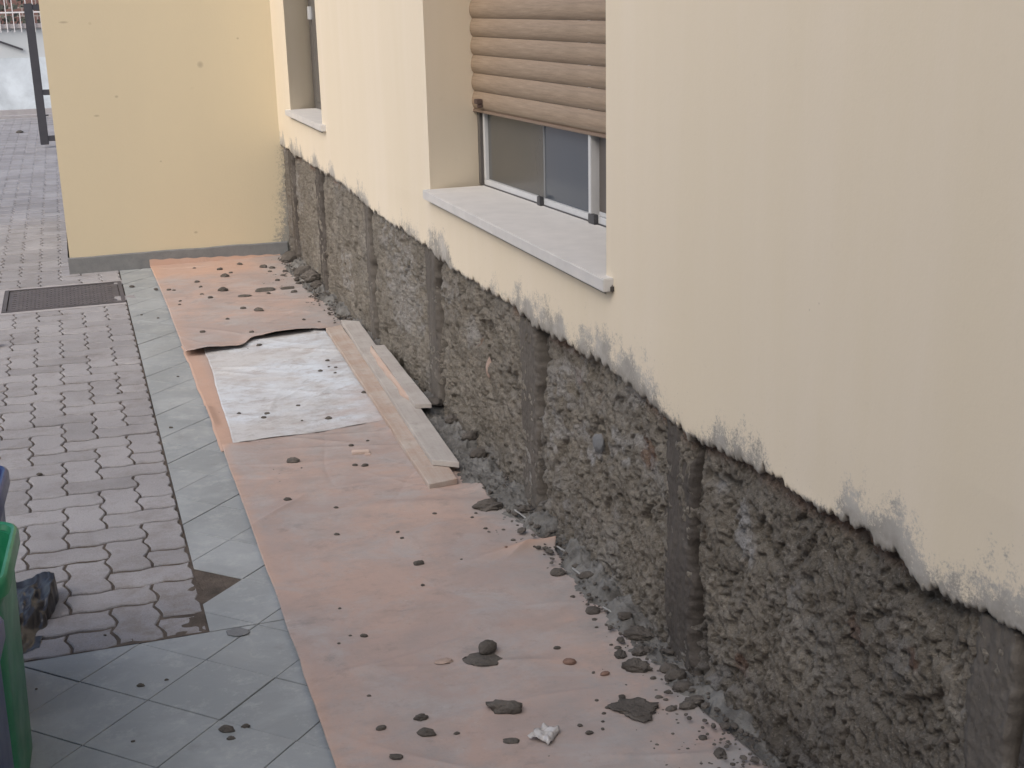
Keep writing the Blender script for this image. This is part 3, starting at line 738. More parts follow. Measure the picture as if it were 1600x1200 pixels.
# ------------------------------------------------------------------ boards
def board(label,pn,pf,w0,w1,z0n,z0f,th,mat,tip=0,tip_far=0,seed=0,chip=None):
    """pn,pf: near and far centre points, widths, bottom heights"""
    pn,pf=np.array(pn),np.array(pf); L=np.linalg.norm(pf-pn); dr=(pf-pn)/L; sd=np.array([dr[1],-dr[0]])
    n=26; bm=bmesh.new(); rows=[]
    for i in range(n+1):
        t=i/n; c=pn+(pf-pn)*t; wd=w0+(w1-w0)*t; z=z0n+(z0f-z0n)*t
        a=float((vn(t*14,0.5,seed)-.5)*.004); b=float((vn(t*14,7.5,seed+1)-.5)*.004)
        l=c-sd*(wd/2+a); r=c+sd*(wd/2+b)
        if chip and t<chip: l=l+sd*0
        ee=0
        if i==0: l2=l+dr*tip*0; r2=r+dr*tip
        elif i==n: l2=l+dr*0; r2=r-dr*tip_far
        else: l2,r2=l,r
        row=[bm.verts.new((p[0],p[1],zz)) for p,zz in ((l2,z),(r2,z),(r2,z+th),(l2,z+th))]
        rows.append(row)
    for i in range(n):
        for j in range(4): bm.faces.new([rows[i][j],rows[i+1][j],rows[i+1][(j+1)%4],rows[i][(j+1)%4]])
    bm.faces.new(rows[0]); bm.faces.new(rows[n][::-1])
    bmesh.ops.recalc_face_normals(bm,faces=bm.faces[:])
    sharp=[e for e in bm.edges if len(e.link_faces)==2 and e.calc_face_angle(0)>.9]
    bmesh.ops.bevel(bm,geom=sharp,offset=.0016,segments=1,affect='EDGES')
    c3=Vector((float(pn[0]+pf[0])/2,float(pn[1]+pf[1])/2,z0n)); ang=math.atan2(dr[0],dr[1])
    bmesh.ops.translate(bm,verts=bm.verts[:],vec=-c3); bmesh.ops.rotate(bm,verts=bm.verts[:],cent=(0,0,0),matrix=Matrix.Rotation(ang,3,'Z'))
    me=bpy.data.meshes.new('wood_board'); bm.to_mesh(me); bm.free(); me.materials.append(mat)
    o=link('wood_board',me,None,None,c3); o.rotation_euler=(0,0,-ang)
    tag(o,label,'wooden board','boards lying along the stripped wall'); return o
b1=board('lowest board, reddish and split at its near end, lying directly on the brown paper',(-.192,3.745),(-.118,5.90),.100,.074,.013,.015,.019,MAT['wood1'],tip=.02,tip_far=-.03,seed=301)
b2=board('long pale grey board stacked over the edge of the reddish board',(-.147,3.905),(-.036,5.945),.080,.078,.0335,.0350,.020,MAT['wood2'],tip=-.055,tip_far=.06,seed=311)
b3=board('short grey board with a split pinkish edge, topmost of the three by the wall',(-.070,4.462),(-.030,5.38),.060,.052,.0545,.0555,.018,MAT['wood2'],tip=-.02,tip_far=.10,seed=321)
# split pink edge of the top board
V=[];F=[]
N_=30
for i in range(N_):
    t=i/(N_-1); y=-.40+.80*t; w_=.009+.010*float(vn(t*9,0,330)); w_*= (1 if t>.1 else t*10)*(1 if t<.93 else (1-t)*14+.02)
    for (x,z) in ((-.0305-w_,.001),(-.0305-w_*.9,.011),(-.0305,.0165),(-.0298,.001)): V.append((x,y+.04,z))
for i in range(N_-1):
    for j in range(3): a=i*4+j; F.append((a,a+1,a+5,a+4))
o=link('split_edge',pmesh('split_edge',V,F,m_wood('fresh_split_wood',(.42,.30,.24),(.47,.36,.30),0,.4)),None,b3)
# ------------------------------------------------------------------ mortar fallen at the foot of the wall
ys=np.concatenate([np.arange(1.2,4.3,.0038),np.arange(4.3,7.93,.010)]); xs=np.linspace(-.26,.03,96)
Yh,Xh=np.meshgrid(ys,xs,indexing='ij')
wdt=np.interp(Yh,[1.2,2.0,2.15,2.28,2.38,2.6,2.75,2.9,3.05,3.15,3.24,3.3,3.45,3.6,3.85,4.2,4.6,5.2,5.9,6.3,6.6,6.9,7.4,7.7,7.93],
              [.0,.004,.012,.035,.060,.072,.090,.085,.075,.03,.012,.065,.115,.120,.125,.105,.085,.05,.045,.055,.07,.10,.12,.09,.06])
wdt=wdt+(fbm(Yh*11,Yh*0,5,401,.62)-.5)*.11*ss(2.0,2.4,Yh)+(fbm(Yh*30,Xh*30,3,406)-.5)*.03*ss(2.0,2.4,Yh)
dd=-Xh
lf=ss(0,1,np.clip((wdt-dd)/.05,0,1))
hh=-.006+.0175*ss(0,.4,lf)*(.9+.25*fbm(Xh*40,Yh*40,2,405))+lf*(.002+.030*ss(.48,.72,fbm(Yh*9,Xh*9,3,402))*ss(.10,.0,dd))+ss(.02,.9,lf)*((fbm(Xh*34,Yh*30,4,403,.6)-.48)*.012+np.clip(fbm(Xh*75,Yh*65,2,404)-.58,0,1)*.045)
heap=grid_mesh('fallen_mortar',np.stack([Xh,Yh,hh],-1),MAT['heap'],flip=True)
o=link('fallen_mortar',heap); tag(o,'grey fallen mortar and dust heaped along the foot of the stripped wall','mortar debris',kind='stuff')
# crumbs too small to pick apart
V=[];F=[]
def ico(s,sd=0,sub=1):
    bm=bmesh.new(); bmesh.ops.create_icosphere(bm,subdivisions=sub,radius=1)
    for v in bm.verts:
        p=v.co; k=float(.60+.80*fbm(np.array([p.x*2.3+sd*3.1]),np.array([p.y*2.3+p.z*2.9+sd]),4,500+sd,.62)[0]); v.co=p*k
    vs=[tuple(v.co) for v in bm.verts]; fs=[tuple(v.index for v in f.verts) for f in bm.faces]; bm.free(); return vs,fs
base=[ico(1,i,1) for i in range(5)]
rr=random.Random(5)
for _ in range(2300):
    y=1.9+5.9*rr.random()**1.3; wd=float(np.interp(y,[1.9,2.3,3,3.2,3.5,5,6.8,7.9],[.10,.16,.14,.10,.19,.12,.20,.2]))
    x=-rr.random()**1.6*(wd+.08)+.012
    if rr.random()<.07: x=-.78*rr.random()
    if 3.75<y<6.0 and -.26<x<.03: continue
    s=rr.uniform(.0012,.0034)*(1+.18*y)*(1 if x>-.2 else .75)*(rr.uniform(1,2.6) if x>-.10 and rr.random()<.35 else 1); b_=rr.choice(base); o0=len(V); an=rr.random()*6.28; ca,sa=math.cos(an),math.sin(an); el=rr.uniform(.6,1.5)
    zb=.010 if y<4.4 or y>5.75 else .006
    zoff=.0
    if x>-.09: zoff=.014
    for p in b_[0]: px,py=p[0]*el,p[1]; V.append((x+(px*ca-py*sa)*s,y+(px*sa+py*ca)*s,zb+zoff+p[2]*s*.6))
    F+= [tuple(i+o0 for i in f) for f in b_[1]]
o=link('mortar_crumbs',pmesh('mortar_crumbs',V,F,MAT['clod'])); tag(o,'tiny dark mortar crumbs sprinkled over the papers and the wall foot','mortar crumbs',kind='stuff')
# sand grains washed on the near paver corner are part of the bed
# ------------------------------------------------------------------ clods, one object each
CL=[(-0.386, 2.686, 0.0421, 0.0231, 0.028, 0, 'ball'),
(-0.413, 2.631, 0.0827, 0.055, 0.006, 0, 'slab'),
(-0.433, 2.405, 0.0719, 0.0395, 0.03, 0, 'dbl'),
(-0.08, 2.768, 0.0393, 0.0304, 0.0177, 0, 'L1'),
(-0.231, 2.625, 0.0171, 0.0094, 0.0077, 0, 'c'),
(-0.229, 2.549, 0.0305, 0.0193, 0.0137, 0, 'r1'),
(-0.172, 2.47, 0.0225, 0.0126, 0.0101, 0, 'r'),
(-0.193, 2.488, 0.0075, 0.0094, 0.0034, 0, 'c'),
(-0.103, 2.54, 0.0277, 0.0351, 0.0125, 0, 'L2'),
(-0.055, 2.53, 0.0433, 0.0238, 0.0195, 0, 'L3'),
(-0.094, 2.467, 0.0636, 0.035, 0.0286, 0, 'L4'),
(-0.164, 2.303, 0.0891, 0.0687, 0.006, 0, 'splash'),
(-0.175, 2.364, 0.0146, 0.0148, 0.0066, 0, 'c'),
(-0.233, 2.371, 0.0087, 0.0077, 0.0039, 0, 'c'),
(-0.222, 2.333, 0.013, 0.0071, 0.0058, 0, 'c'),
(-0.239, 2.314, 0.01, 0.0064, 0.0045, 0, 'c'),
(-0.254, 2.284, 0.0071, 0.0057, 0.0032, 0, 'c'),
(-0.265, 2.258, 0.007, 0.0083, 0.0032, 0, 'c'),
(-0.298, 2.251, 0.0168, 0.0092, 0.006, 0, 'f'),
(-0.306, 2.285, 0.0113, 0.0062, 0.006, 0, 'f'),
(-0.46, 2.283, 0.0333, 0.0183, 0.006, 0, 'f1'),
(-0.559, 2.349, 0.0126, 0.0069, 0.0057, 0, 'c'),
(-0.083, 2.154, 0.0168, 0.0143, 0.0075, 0, 'c'),
(-0.077, 2.415, 0.015, 0.0082, 0.0067, 0, 'c'),
(-0.071, 2.348, 0.0147, 0.0121, 0.0066, 0, 'c'),
(-0.1, 2.335, 0.0175, 0.0096, 0.0079, 0, 'c'),
(-0.09, 2.32, 0.0117, 0.0064, 0.0052, 0, 'c'),
(-0.096, 2.279, 0.0259, 0.0143, 0.0117, 0, 'c'),
(-0.058, 2.276, 0.0405, 0.0223, 0.0182, 0, 'L5'),
(-0.098, 2.864, 0.0134, 0.0074, 0.006, 0, 'c'),
(-0.035, 2.869, 0.0101, 0.0131, 0.0045, 0, 'c'),
(-0.024, 2.82, 0.02, 0.0157, 0.009, 0, 'c'),
(-0.103, 2.69, 0.0096, 0.0056, 0.0043, 0, 'c'),
(-0.077, 2.691, 0.008, 0.007, 0.0036, 0, 'c'),
(-0.104, 2.595, 0.0094, 0.0054, 0.0042, 0, 'c'),
(-0.096, 2.574, 0.0171, 0.0094, 0.0077, 0, 'c'),
(-0.035, 2.671, 0.0353, 0.0252, 0.0159, 0, 'L6'),
(-0.026, 2.603, 0.0711, 0.0391, 0.03, 0, 'L7'),
(-0.079, 2.085, 0.0247, 0.0321, 0.0111, 0, 'L8'),
(-0.03, 2.431, 0.0453, 0.0249, 0.0227, 0, 'h'),
(-0.033, 2.391, 0.0508, 0.028, 0.0254, 0, 'h'),
(-0.037, 2.34, 0.0472, 0.0259, 0.0236, 0, 'h'),
(-0.03, 2.294, 0.0365, 0.0266, 0.0182, 0, 'h'),
(-0.619, 2.37, 0.0393, 0.0216, 0.0177, 0, 'L9'),
(-0.614, 2.433, 0.0286, 0.0157, 0.0129, 0, 'L10'),
(-0.705, 2.424, 0.0227, 0.0125, 0.0102, 0, 'L11'),
(-0.5, 2.657, 0.0429, 0.0236, 0.0193, 0, 'p1'),
(-0.439, 3.079, 0.0103, 0.0103, 0.0046, 0, 'c'),
(-0.701, 2.304, 0.0274, 0.0151, 0.006, 0, 'f'),
(-0.649, 2.848, 0.0192, 0.0106, 0.0086, 0, 'c'),
(-0.679, 2.863, 0.008, 0.0044, 0.0036, 0, 'c'),
(-0.714, 2.831, 0.0079, 0.0069, 0.0036, 0, 'c'),
(-0.673, 3.023, 0.0084, 0.0075, 0.0038, 0, 'c'),
(-0.699, 2.567, 0.0103, 0.0057, 0.0047, 0, 'c'),
(-0.083, 3.015, 0.0417, 0.0337, 0.0188, 0, 'L12'),
(-0.113, 3.529, 0.082, 0.0451, 0.03, 0, 'L13'),
(-0.03, 3.015, 0.0209, 0.0115, 0.0094, 0, 'c'),
(-0.028, 2.941, 0.0446, 0.0245, 0.0201, 0, 'L14'),
(-0.162, 3.502, 0.0097, 0.0098, 0.0044, 0, 'c'),
(-0.184, 3.468, 0.0096, 0.0096, 0.0043, 0, 'c'),
(-0.17, 3.381, 0.0132, 0.0072, 0.0059, 0, 'c'),
(-0.168, 3.355, 0.0093, 0.0051, 0.0042, 0, 'c'),
(-0.123, 3.356, 0.0113, 0.0073, 0.0051, 0, 'c'),
(-0.121, 3.274, 0.0147, 0.0081, 0.0066, 0, 'c'),
(-0.167, 3.198, 0.009, 0.0117, 0.0041, 0, 'r2'),
(-0.031, 3.259, 0.0259, 0.0142, 0.0116, 0, 'c'),
(0.005, 3.204, 0.0274, 0.0174, 0.0123, 0, 'c'),
(-0.023, 3.455, 0.0425, 0.0234, 0.0191, 0, 'L15'),
(-0.018, 3.402, 0.0267, 0.0147, 0.012, 0, 'c'),
(-0.298, 3.196, 0.0071, 0.0059, 0.0032, 0, 'c'),
(-0.599, 4.172, 0.046, 0.0268, 0.0207, 0, 'L16'),
(-0.675, 3.822, 0.0243, 0.0134, 0.0109, 0, 'c'),
(-0.318, 4.286, 0.0113, 0.0062, 0.0051, 0, 'c'),
(-0.386, 4.247, 0.0179, 0.0099, 0.0081, 0, 'c'),
(-0.412, 4.058, 0.0194, 0.0107, 0.0087, 0, 'c'),
(-0.382, 4.04, 0.0236, 0.013, 0.0106, 0, 'c'),
(-0.547, 3.7, 0.0139, 0.0076, 0.0062, 0, 'c'),
(-0.585, 3.499, 0.017, 0.0093, 0.0076, 0, 'c'),
(-0.414, 3.215, 0.0285, 0.0157, 0.0128, 0, 'L17'),
(-0.279, 3.545, 0.0136, 0.0075, 0.0061, 0, 'c'),
(-0.418, 3.441, 0.0113, 0.0121, 0.0051, 0, 'c'),
(-0.419, 3.383, 0.0111, 0.0071, 0.005, 0, 'c'),
(-0.398, 4.589, 0.024, 0.0132, 0.0108, 1, 'c'),
(-0.493, 4.615, 0.0096, 0.0101, 0.0043, 1, 'c'),
(-0.474, 4.81, 0.015, 0.0082, 0.0067, 1, 'c'),
(-0.201, 4.877, 0.0204, 0.0112, 0.0092, 1, 'c'),
(-0.252, 5.203, 0.0135, 0.0082, 0.0061, 1, 'c'),
(-0.304, 5.257, 0.019, 0.0104, 0.0085, 1, 'c'),
(-0.244, 5.412, 0.0195, 0.0107, 0.0088, 1, 'c'),
(-0.232, 5.29, 0.0137, 0.0085, 0.0062, 1, 'c'),
(-0.258, 5.312, 0.011, 0.013, 0.0049, 1, 'c'),
(-0.484, 5.787, 0.0265, 0.0146, 0.0119, 1, 'c'),
(-0.602, 4.743, 0.0196, 0.0108, 0.0088, 1, 'c'),
(-0.701, 4.793, 0.0148, 0.0082, 0.0067, 1, 'c'),
(-0.622, 4.701, 0.0195, 0.0107, 0.0088, 1, 'c'),
(-0.448, 7.63, 0.0344, 0.0189, 0.0155, 2, 'c'),
(-0.443, 7.422, 0.0447, 0.0246, 0.0201, 2, 'c'),
(-0.4, 7.513, 0.0226, 0.0125, 0.0102, 2, 'c'),
(-0.32, 7.734, 0.0349, 0.0192, 0.0157, 2, 'c'),
(-0.583, 7.739, 0.0194, 0.0161, 0.0087, 2, 'c'),
(-0.835, 7.261, 0.0255, 0.0165, 0.0115, 2, 'c'),
(-0.773, 7.18, 0.0216, 0.0239, 0.0097, 2, 'c'),
(-0.748, 7.155, 0.0179, 0.014, 0.0081, 2, 'c'),
(-0.602, 7.19, 0.018, 0.0235, 0.0081, 2, 'c'),
(-0.609, 7.324, 0.0294, 0.0162, 0.0132, 2, 'c'),
(-0.498, 7.038, 0.0496, 0.0273, 0.0223, 2, 'c'),
(-0.617, 6.976, 0.0245, 0.0135, 0.011, 2, 'c'),
(-0.584, 6.878, 0.0277, 0.0152, 0.0125, 2, 'c'),
(-0.409, 6.857, 0.0692, 0.0539, 0.006, 2, 'f'),
(-0.455, 6.562, 0.0299, 0.0164, 0.0134, 2, 'c'),
(-0.387, 6.471, 0.0492, 0.027, 0.0221, 2, 'c'),
(-0.75, 6.776, 0.017, 0.0127, 0.0077, 2, 'c'),
(-0.739, 6.867, 0.0138, 0.0179, 0.0062, 2, 'c'),
(-0.698, 6.147, 0.0249, 0.0137, 0.0112, 2, 'c'),
(-0.487, 6.002, 0.0244, 0.0134, 0.011, 2, 'c'),
(-0.556, 6.36, 0.0193, 0.0106, 0.0087, 2, 'c'),
(-0.21, 6.189, 0.0158, 0.0205, 0.0071, 2, 'c'),
(-0.15, 6.109, 0.0156, 0.0108, 0.007, 2, 'c'),
(-0.134, 7.308, 0.0295, 0.0162, 0.0133, 2, 'c'),
(-0.185, 7.453, 0.0225, 0.0124, 0.0101, 2, 'c'),
(-0.284, 6.957, 0.0984, 0.1064, 0.006, 2, 'f'),
(-0.165, 6.946, 0.0774, 0.0729, 0.006, 2, 'f'),
(-0.279, 6.869, 0.0208, 0.0223, 0.0094, 2, 'c'),
(-0.149, 6.832, 0.0346, 0.0191, 0.0156, 2, 'c'),
(-0.088, 7.049, 0.0321, 0.0177, 0.0145, 2, 'c'),
(-0.183, 7.184, 0.029, 0.016, 0.0131, 2, 'c'),
(-0.115, 7.969, 0.0361, 0.0198, 0.0162, 2, 'c'),
(-0.103, 7.415, 0.03, 0.0165, 0.0135, 2, 'c'),
(-0.092, 6.689, 0.0136, 0.0177, 0.0061, 2, 'c'),
(-0.203, 7.582, 0.0458, 0.0252, 0.0206, 2, 'c'),
(-0.16, 7.542, 0.0342, 0.0188, 0.0154, 2, 'c'),
(-0.017, 7.73, 0.117, 0.1505, 0.0585, 2, 'h'),
(-0.015, 7.243, 0.1248, 0.0686, 0.0624, 2, 'h'),
(-0.029, 6.964, 0.099, 0.0545, 0.0495, 2, 'h'),
(-0.022, 6.829, 0.0695, 0.0382, 0.0347, 2, 'h'),
(-1.177, 2.822, 0.0172, 0.0095, 0.0077, 3, 'c'),
(-1.119, 2.829, 0.0094, 0.0052, 0.0042, 3, 'c'),
(-1.013, 2.557, 0.0349, 0.0192, 0.0157, 3, 't1'),
(-0.973, 2.557, 0.0175, 0.0096, 0.0079, 3, 't2'),
(-1.009, 2.52, 0.0173, 0.0095, 0.0078, 3, 't3'),
(-1.207, 2.584, 0.0088, 0.0048, 0.004, 3, 'c'),
(-0.932, 3.009, 0.0562, 0.0399, 0.006, 3, 'disc'),
(-1.246, 3.115, 0.0085, 0.0047, 0.0038, 4, 'c'),
(-1.405, 2.895, 0.0064, 0.0049, 0.0029, 3, 'c'),
(-0.873, 6.577, 0.0132, 0.0073, 0.006, 3, 'c'),
(-0.947, 6.684, 0.0134, 0.0074, 0.006, 3, 'c'),
(-0.956, 7.41, 0.0296, 0.0163, 0.0133, 3, 'c'),
(-0.872, 5.45, 0.0111, 0.0061, 0.005, 3, 'c'),
(-0.956, 4.75, 0.0147, 0.0081, 0.0066, 3, 'c'),
(-1.412, 4.407, 0.0205, 0.0113, 0.0092, 4, 'c'),
(-1.12, 5.293, 0.0108, 0.0125, 0.0049, 4, 'c'),
(-1.77, 17.685, 0.0783, 0.1018, 0.03, 4, 'far'),
(0.021, 4.536, 0.0628, 0.0816, 0.0283, 0, 'L18'),
(0.045, 3.982, 0.0651, 0.0358, 0.0326, 0, 'h'),
(0.02, 4.084, 0.0575, 0.0316, 0.0288, 0, 'h'),
(0.024, 4.291, 0.0553, 0.0304, 0.0277, 0, 'h')]
LAB={'ball':'round mortar ball resting on the flat grey slab of mortar','slab':'flat oval mortar pat with a round ball of mortar on it',
'dbl':'large double-lobed mortar clod on the near brown paper','L1':'rounded clod near the wall, beside the white streaks, level with the third mortar strip','r1':'reddish brown angular brick crumb right of the ball and slab',
'L2':'upright mortar lump just left of the big angular lump at the wall foot','L3':'flattish clod touching the wall-side of the big angular lump','L4':'biggest dark angular mortar lump near the foot of the wall',
'splash':'wide flat grey mortar splash with ragged arms near the wall foot','f1':'smeared dark oval mark of mortar left of the crumpled film','L5':'elongated clod right of the ragged mortar splash',
'L6':'clod at the heap edge beyond the third mortar strip','L7':'long clod lying against the wall at the third mortar strip','L8':'nearest dark round clod by the wall at the bottom of the picture',
'L9':'rounded dark clod, lower of two close clods at the bottom of the paper','L10':'small oval clod just above the rounded dark one at the bottom','L11':'small oval clod left of the two close clods at the bottom',
'p1':'pale brown crumbly patch of dry mortar left of the ball and slab','r2':'small reddish upright crumb beside the paper fold','L12':'dark lump resting at the end of the paper fold, on the near side',
'L13':'long double clod on the grey dust beyond the paper fold','L14':'clod on the grey dust between the fold and the third strip','L15':'oblong clod at the foot of the strip beyond the fold',
'L16':'smooth round brown pebble of mortar on the paper left of the boards','L17':'small oval clod in the middle of the near paper left of the fold','t1':'dull grey elongated crumb on the near tiles beside the paper edge',
't2':'small grey crumb touching the paper side of the elongated one on the near tiles','t3':'round grey crumb in front of the elongated one on the near tiles','disc':'flat round grey disc of mortar on the tiles by the paper edge',
'far':'dark clod alone on the pavers far off by the street','L18':'big round dark clod between the short board end and the wall'}
bases=[]
for i in range(7):
    vs,fs=ico(1,10+i,3 if i<4 else 2); bases.append(pmesh('mortar_clod',vs,fs,MAT['clod'],i<2))
ccount=0
bpy.context.view_layer.update()
_surf=[q for q in bpy.data.objects if q.name.startswith('paper_sheet') or q.name in('white_sheet','fallen_mortar')]
def zsurf(x,y,zone):
    if zone in(3,4): return 0.0
    z=.006
    for q in _surf:
        hit,loc,nn,ii=q.ray_cast((x,y,1.0),(0,0,-1))
        if hit: z=max(z,loc.z)
    return z
GL={0:('small dark mortar crumb scattered on the near brown paper','mortar crumbs on the near paper'),1:('small dark mortar crumb scattered on the white sheet','mortar crumbs on the white sheet'),
2:('small dark mortar crumb scattered on the far brown paper','mortar crumbs on the far paper'),3:('tiny dark mortar crumb on the grey tiles','mortar crumbs on the tiles'),4:('tiny dark mortar crumb on the grey pavers','mortar crumbs on the pavers'),
'f':('flat trodden patch of mortar on the brown paper','trodden mortar patches'),'h':('rugged lump in the mortar heap at the foot of the wall','lumps in the mortar heap')}
SP={(-.298,2.251):'flat oval smear of mortar nearest the bottom edge, left of the near round clod',(-.306,2.285):'small flat mortar mark just beyond the flat oval smear near the bottom',(-.701,2.304):'flat elongated mortar smear at the bottom left of the near paper',
(-.409,6.857):'narrow flat mortar smear in the middle of the far paper',(-.284,6.957):'large trodden reddish mortar patch in the middle of the far paper',(-.165,6.946):'trodden mortar patch on the far paper next to the wall foot heap',
(-.03,2.431):'rugged heap lump at the wall foot just in front of the third mortar strip',(-.033,2.391):'second rugged heap lump in front of the third mortar strip',(-.037,2.34):'third rugged heap lump, broadest of the row before the third strip',(-.03,2.294):'nearest rugged heap lump ending the row before the third strip',
(-.017,7.73):'big mortar lump in the inner corner by the wing wall',(-.015,7.243):'widest mortar lump on the heap beside the far paper',(-.029,6.964):'mortar lump on the heap beside the large trodden patch',(-.022,6.829):'smallest and nearest mortar lump on the heap beside the far paper',
(.045,3.982):'mortar lump on the dust heap beside the near end of the long grey board',(.02,4.084):'mortar lump in the dust heap halfway between the two board ends',(.024,4.291):'mortar lump in the dust heap just before the big round clod'}
rr=random.Random(9)
for (x,y,w_,dd_,zz_,zone,k) in CL:
    sp_=SP.get((x,y))
    if x>.0: x=-.004 if k!='L18' else -.004
    me=rr.choice(bases)
    if k in('r','r1','r2'): me=me.copy(); me.materials.clear(); me.materials.append(MAT['clod_red'])
    if k=='p1': me=me.copy(); me.materials.clear(); me.materials.append(MAT['clod_pale']); zz_=.006
    if k in('ball','disc','slab','dbl'):
        vs,fs=ico(1,{'ball':33,'disc':34,'slab':35,'dbl':36}[k],3)
        if k=='ball' : vs=[tuple(c*(.5+.5/math.sqrt(sum(q*q for q in p))) for c in p) for p in vs]
        if k=='dbl': vs=[(p[0]*(1.0) ,p[1]*(.72+.35*abs(p[0])) ,p[2]*(.75+.3*abs(p[0]))) for p in vs]
        if k in('slab','disc'): vs=[(p[0],p[1],max(-.5,min(.5,p[2]))) for p in vs]; 
        me=pmesh('mortar_clod',vs,fs,MAT['clod'],True)
        if k=='disc': me.materials.clear(); me.materials.append(MAT['base'])
    if k=='splash':
        vs,fs=ico(1,41,4); out=[]
        for p in vs:
            a_=math.atan2(p[1],p[0]); q=.62+.5*float(vn(np.array([a_*1.9+9]),np.array([.3]),77)[0])+.25*float(vn(np.array([a_*5+9]),np.array([.3]),78)[0]); out.append((p[0]*q,p[1]*q,p[2]*(1+.9*float(fbm(np.array([p[0]*4]),np.array([p[1]*4]),3,79)[0]))))
        me=pmesh('mortar_clod',out,fs,MAT['clod'],True); zz_=.010; 
    zs0=zsurf(x,y,zone)
    if k=='ball': zs0+=.006; x,y=-.392,2.662; w_*=1.15; dd_*=1.5
    o=bpy.data.objects.new('mortar_clod',me); COL.objects.link(o)
    o.scale=(w_*.52,dd_*.55,zz_*(.62 if k!='h' else .7)); o.location=(x,y,zs0+zz_*.26+(.002 if k in('slab','splash','f') else 0))
    o.rotation_euler=(0,0,rr.uniform(-.3,.3)-.3 if k not in('ball',) else .5)
    if k in LAB: tag(o,LAB[k],'mortar clod')
    elif sp_: tag(o,sp_,'mortar clod')
    elif k in('f','h'): tag(o,GL[k][0],'mortar clod',GL[k][1])
    elif k=='r': tag(o,'small red brick crumb beside the big angular lump','mortar clod')
    else: tag(o,GL[zone][0],'mortar clod',GL[zone][1])
# pale chip on the near paper, red scrap on the pavers, crumpled film, white slivers
def scrap(name,label,cat,loc,w_,d_,h_,mat,sd,rot,n=9,curl=.3):
    s=np.linspace(-1,1,n); S,T=np.meshgrid(s,s,indexing='ij')
    z=(fbm(S*1.7+sd,T*1.7,3,600+sd)-.35)*h_*2+curl*h_*(S**2)
    r=1-.25*vn(S*2+sd,T*2,601+sd)
    P=np.stack([S*w_/2*r,T*d_/2*r,z-z.min()+.0005],-1)
    o=link(name,grid_mesh(name,P,mat),None,None,loc); o.rotation_euler=(0,0,rot); tag(o,label,cat)
    md=o.modifiers.new('thickness','SOLIDIFY'); md.thickness=.0012; return o
o=link('chip',multi('chip',[boxdata(-.030,.030,-.013,.013,0,.010),boxdata(.012,.033,-.028,-.0131,0,.008)],m_simple('pale_chip',(.55,.44,.38),(.45,.35,.29),30,.8),bevel=.002),None,None,(-.368,4.175,.0105)); o.rotation_euler=(.05,.06,-.12); tag(o,'pale peach coloured chip of broken tile on the paper left of the boards','tile chip')
film=m_simple('dusty_film',(.52,.51,.50),(.38,.36,.35),20,.25,.6,.001,40)
scrap('crumpled_film','small crumpled whitish film lying on the near brown paper','plastic film',(-.388,2.275,.013),.066,.055,.014,film,3,.7,14)
red=m_simple('red_scrap',(.50,.13,.10),(.62,.40,.36),30,.6)
scrap('red_scrap','curled red and white scrap on the pavers just before the manhole','paper scrap',(-1.648,6.30,.002),.085,.06,.022,red,8,.2,9,1.2)
sliver=m_simple('pale_sliver',(.42,.42,.41),(.28,.28,.27),40,.5)
for i,(x,y,l,r,lab) in enumerate([(-.030,2.93,.16,-.24,'long pale sliver of plastic in the dust by the fold'),(-.045,3.43,.07,-.30,'short pale sliver in the dust at the strip beyond the fold'),(-.020,3.13,.075,-.35,'pale sliver of plastic between the fold and the long one'),(-.038,2.72,.10,-.5,'pale curved sliver by the long clod at the third strip'),(-.052,4.10,.10,-.1,'pale flake in the dust beside the board ends')]):
    o=link('plastic_sliver',multi('plastic_sliver',[boxdata(-.0035,.0035,-l/2,l/2,0,.003)],sliver,bevel=.001),None,None,(x,y,.020)); o.rotation_euler=(.06,.25,-r*.7); tag(o,lab,'plastic sliver')
# flakes of stone in the wall
for (y,z,w_,h_,rx,lab,mt) in ((3.90,.345,.030,.065,.12,'pale upright stone flake stuck in the bare wall above the dust heap','clod_pale'),(2.965,.385,.05,.060,.5,'light grey stone chip set in the bare wall between two mortar strips','base')):
    vs,fs=ico(1,50+int(y),2); me=pmesh('stone_flake',vs,fs,MAT[mt],False); o=bpy.data.objects.new('stone_flake',me); COL.objects.link(o); o.parent=house
    o.location=(.016,y-4,z); o.scale=(.010,w_*.5,h_*.5); o.rotation_euler=(rx,0,.1)
# ------------------------------------------------------------------ bins
def rrect(w_,d_,r,n=6):
    pts=[]
    for cx,cy,a0 in ((w_/2-r,d_/2-r,0),(-w_/2+r,d_/2-r,90),(-w_/2+r,-d_/2+r,180),(w_/2-r,-d_/2+r,270)):
        for i in range(n+1): a=math.radians(a0+90*i/n); pts.append((cx+r*math.cos(a),cy+r*math.sin(a)))
    return pts
def loft(name,levels,mat,capb=True,capt=False):
    V=[];F=[];k=None
    for w_,d_,r,z in levels:
        p=rrect(w_,d_,r); k=len(p); V+=[(x,y,z) for x,y in p]
    for l in range(len(levels)-1):
        for i in range(k): j=(i+1)%k; F.append((l*k+i,l*k+j,(l+1)*k+j,(l+1)*k+i))
    if capb: F.append(tuple(range(k))[::-1])
    if capt: F.append(tuple(range((len(levels)-1)*k,len(levels)*k)))
    me=pmesh(name,V,F,mat,True); me.set_sharp_from_angle(angle=math.radians(40)); return me
def plastic(name,c,r=.35):
    n=NT(name,r,.5); n.col(n.mix(n.ramp(n.noise(7,5,.7),.45,.7),c,tuple(min(1,q*1.5+.03) for q in c))); n.rough(n.ramp(n.noise(9,4),.3,.7,(.28,.28,.28),(.5,.5,.5))); return n.m
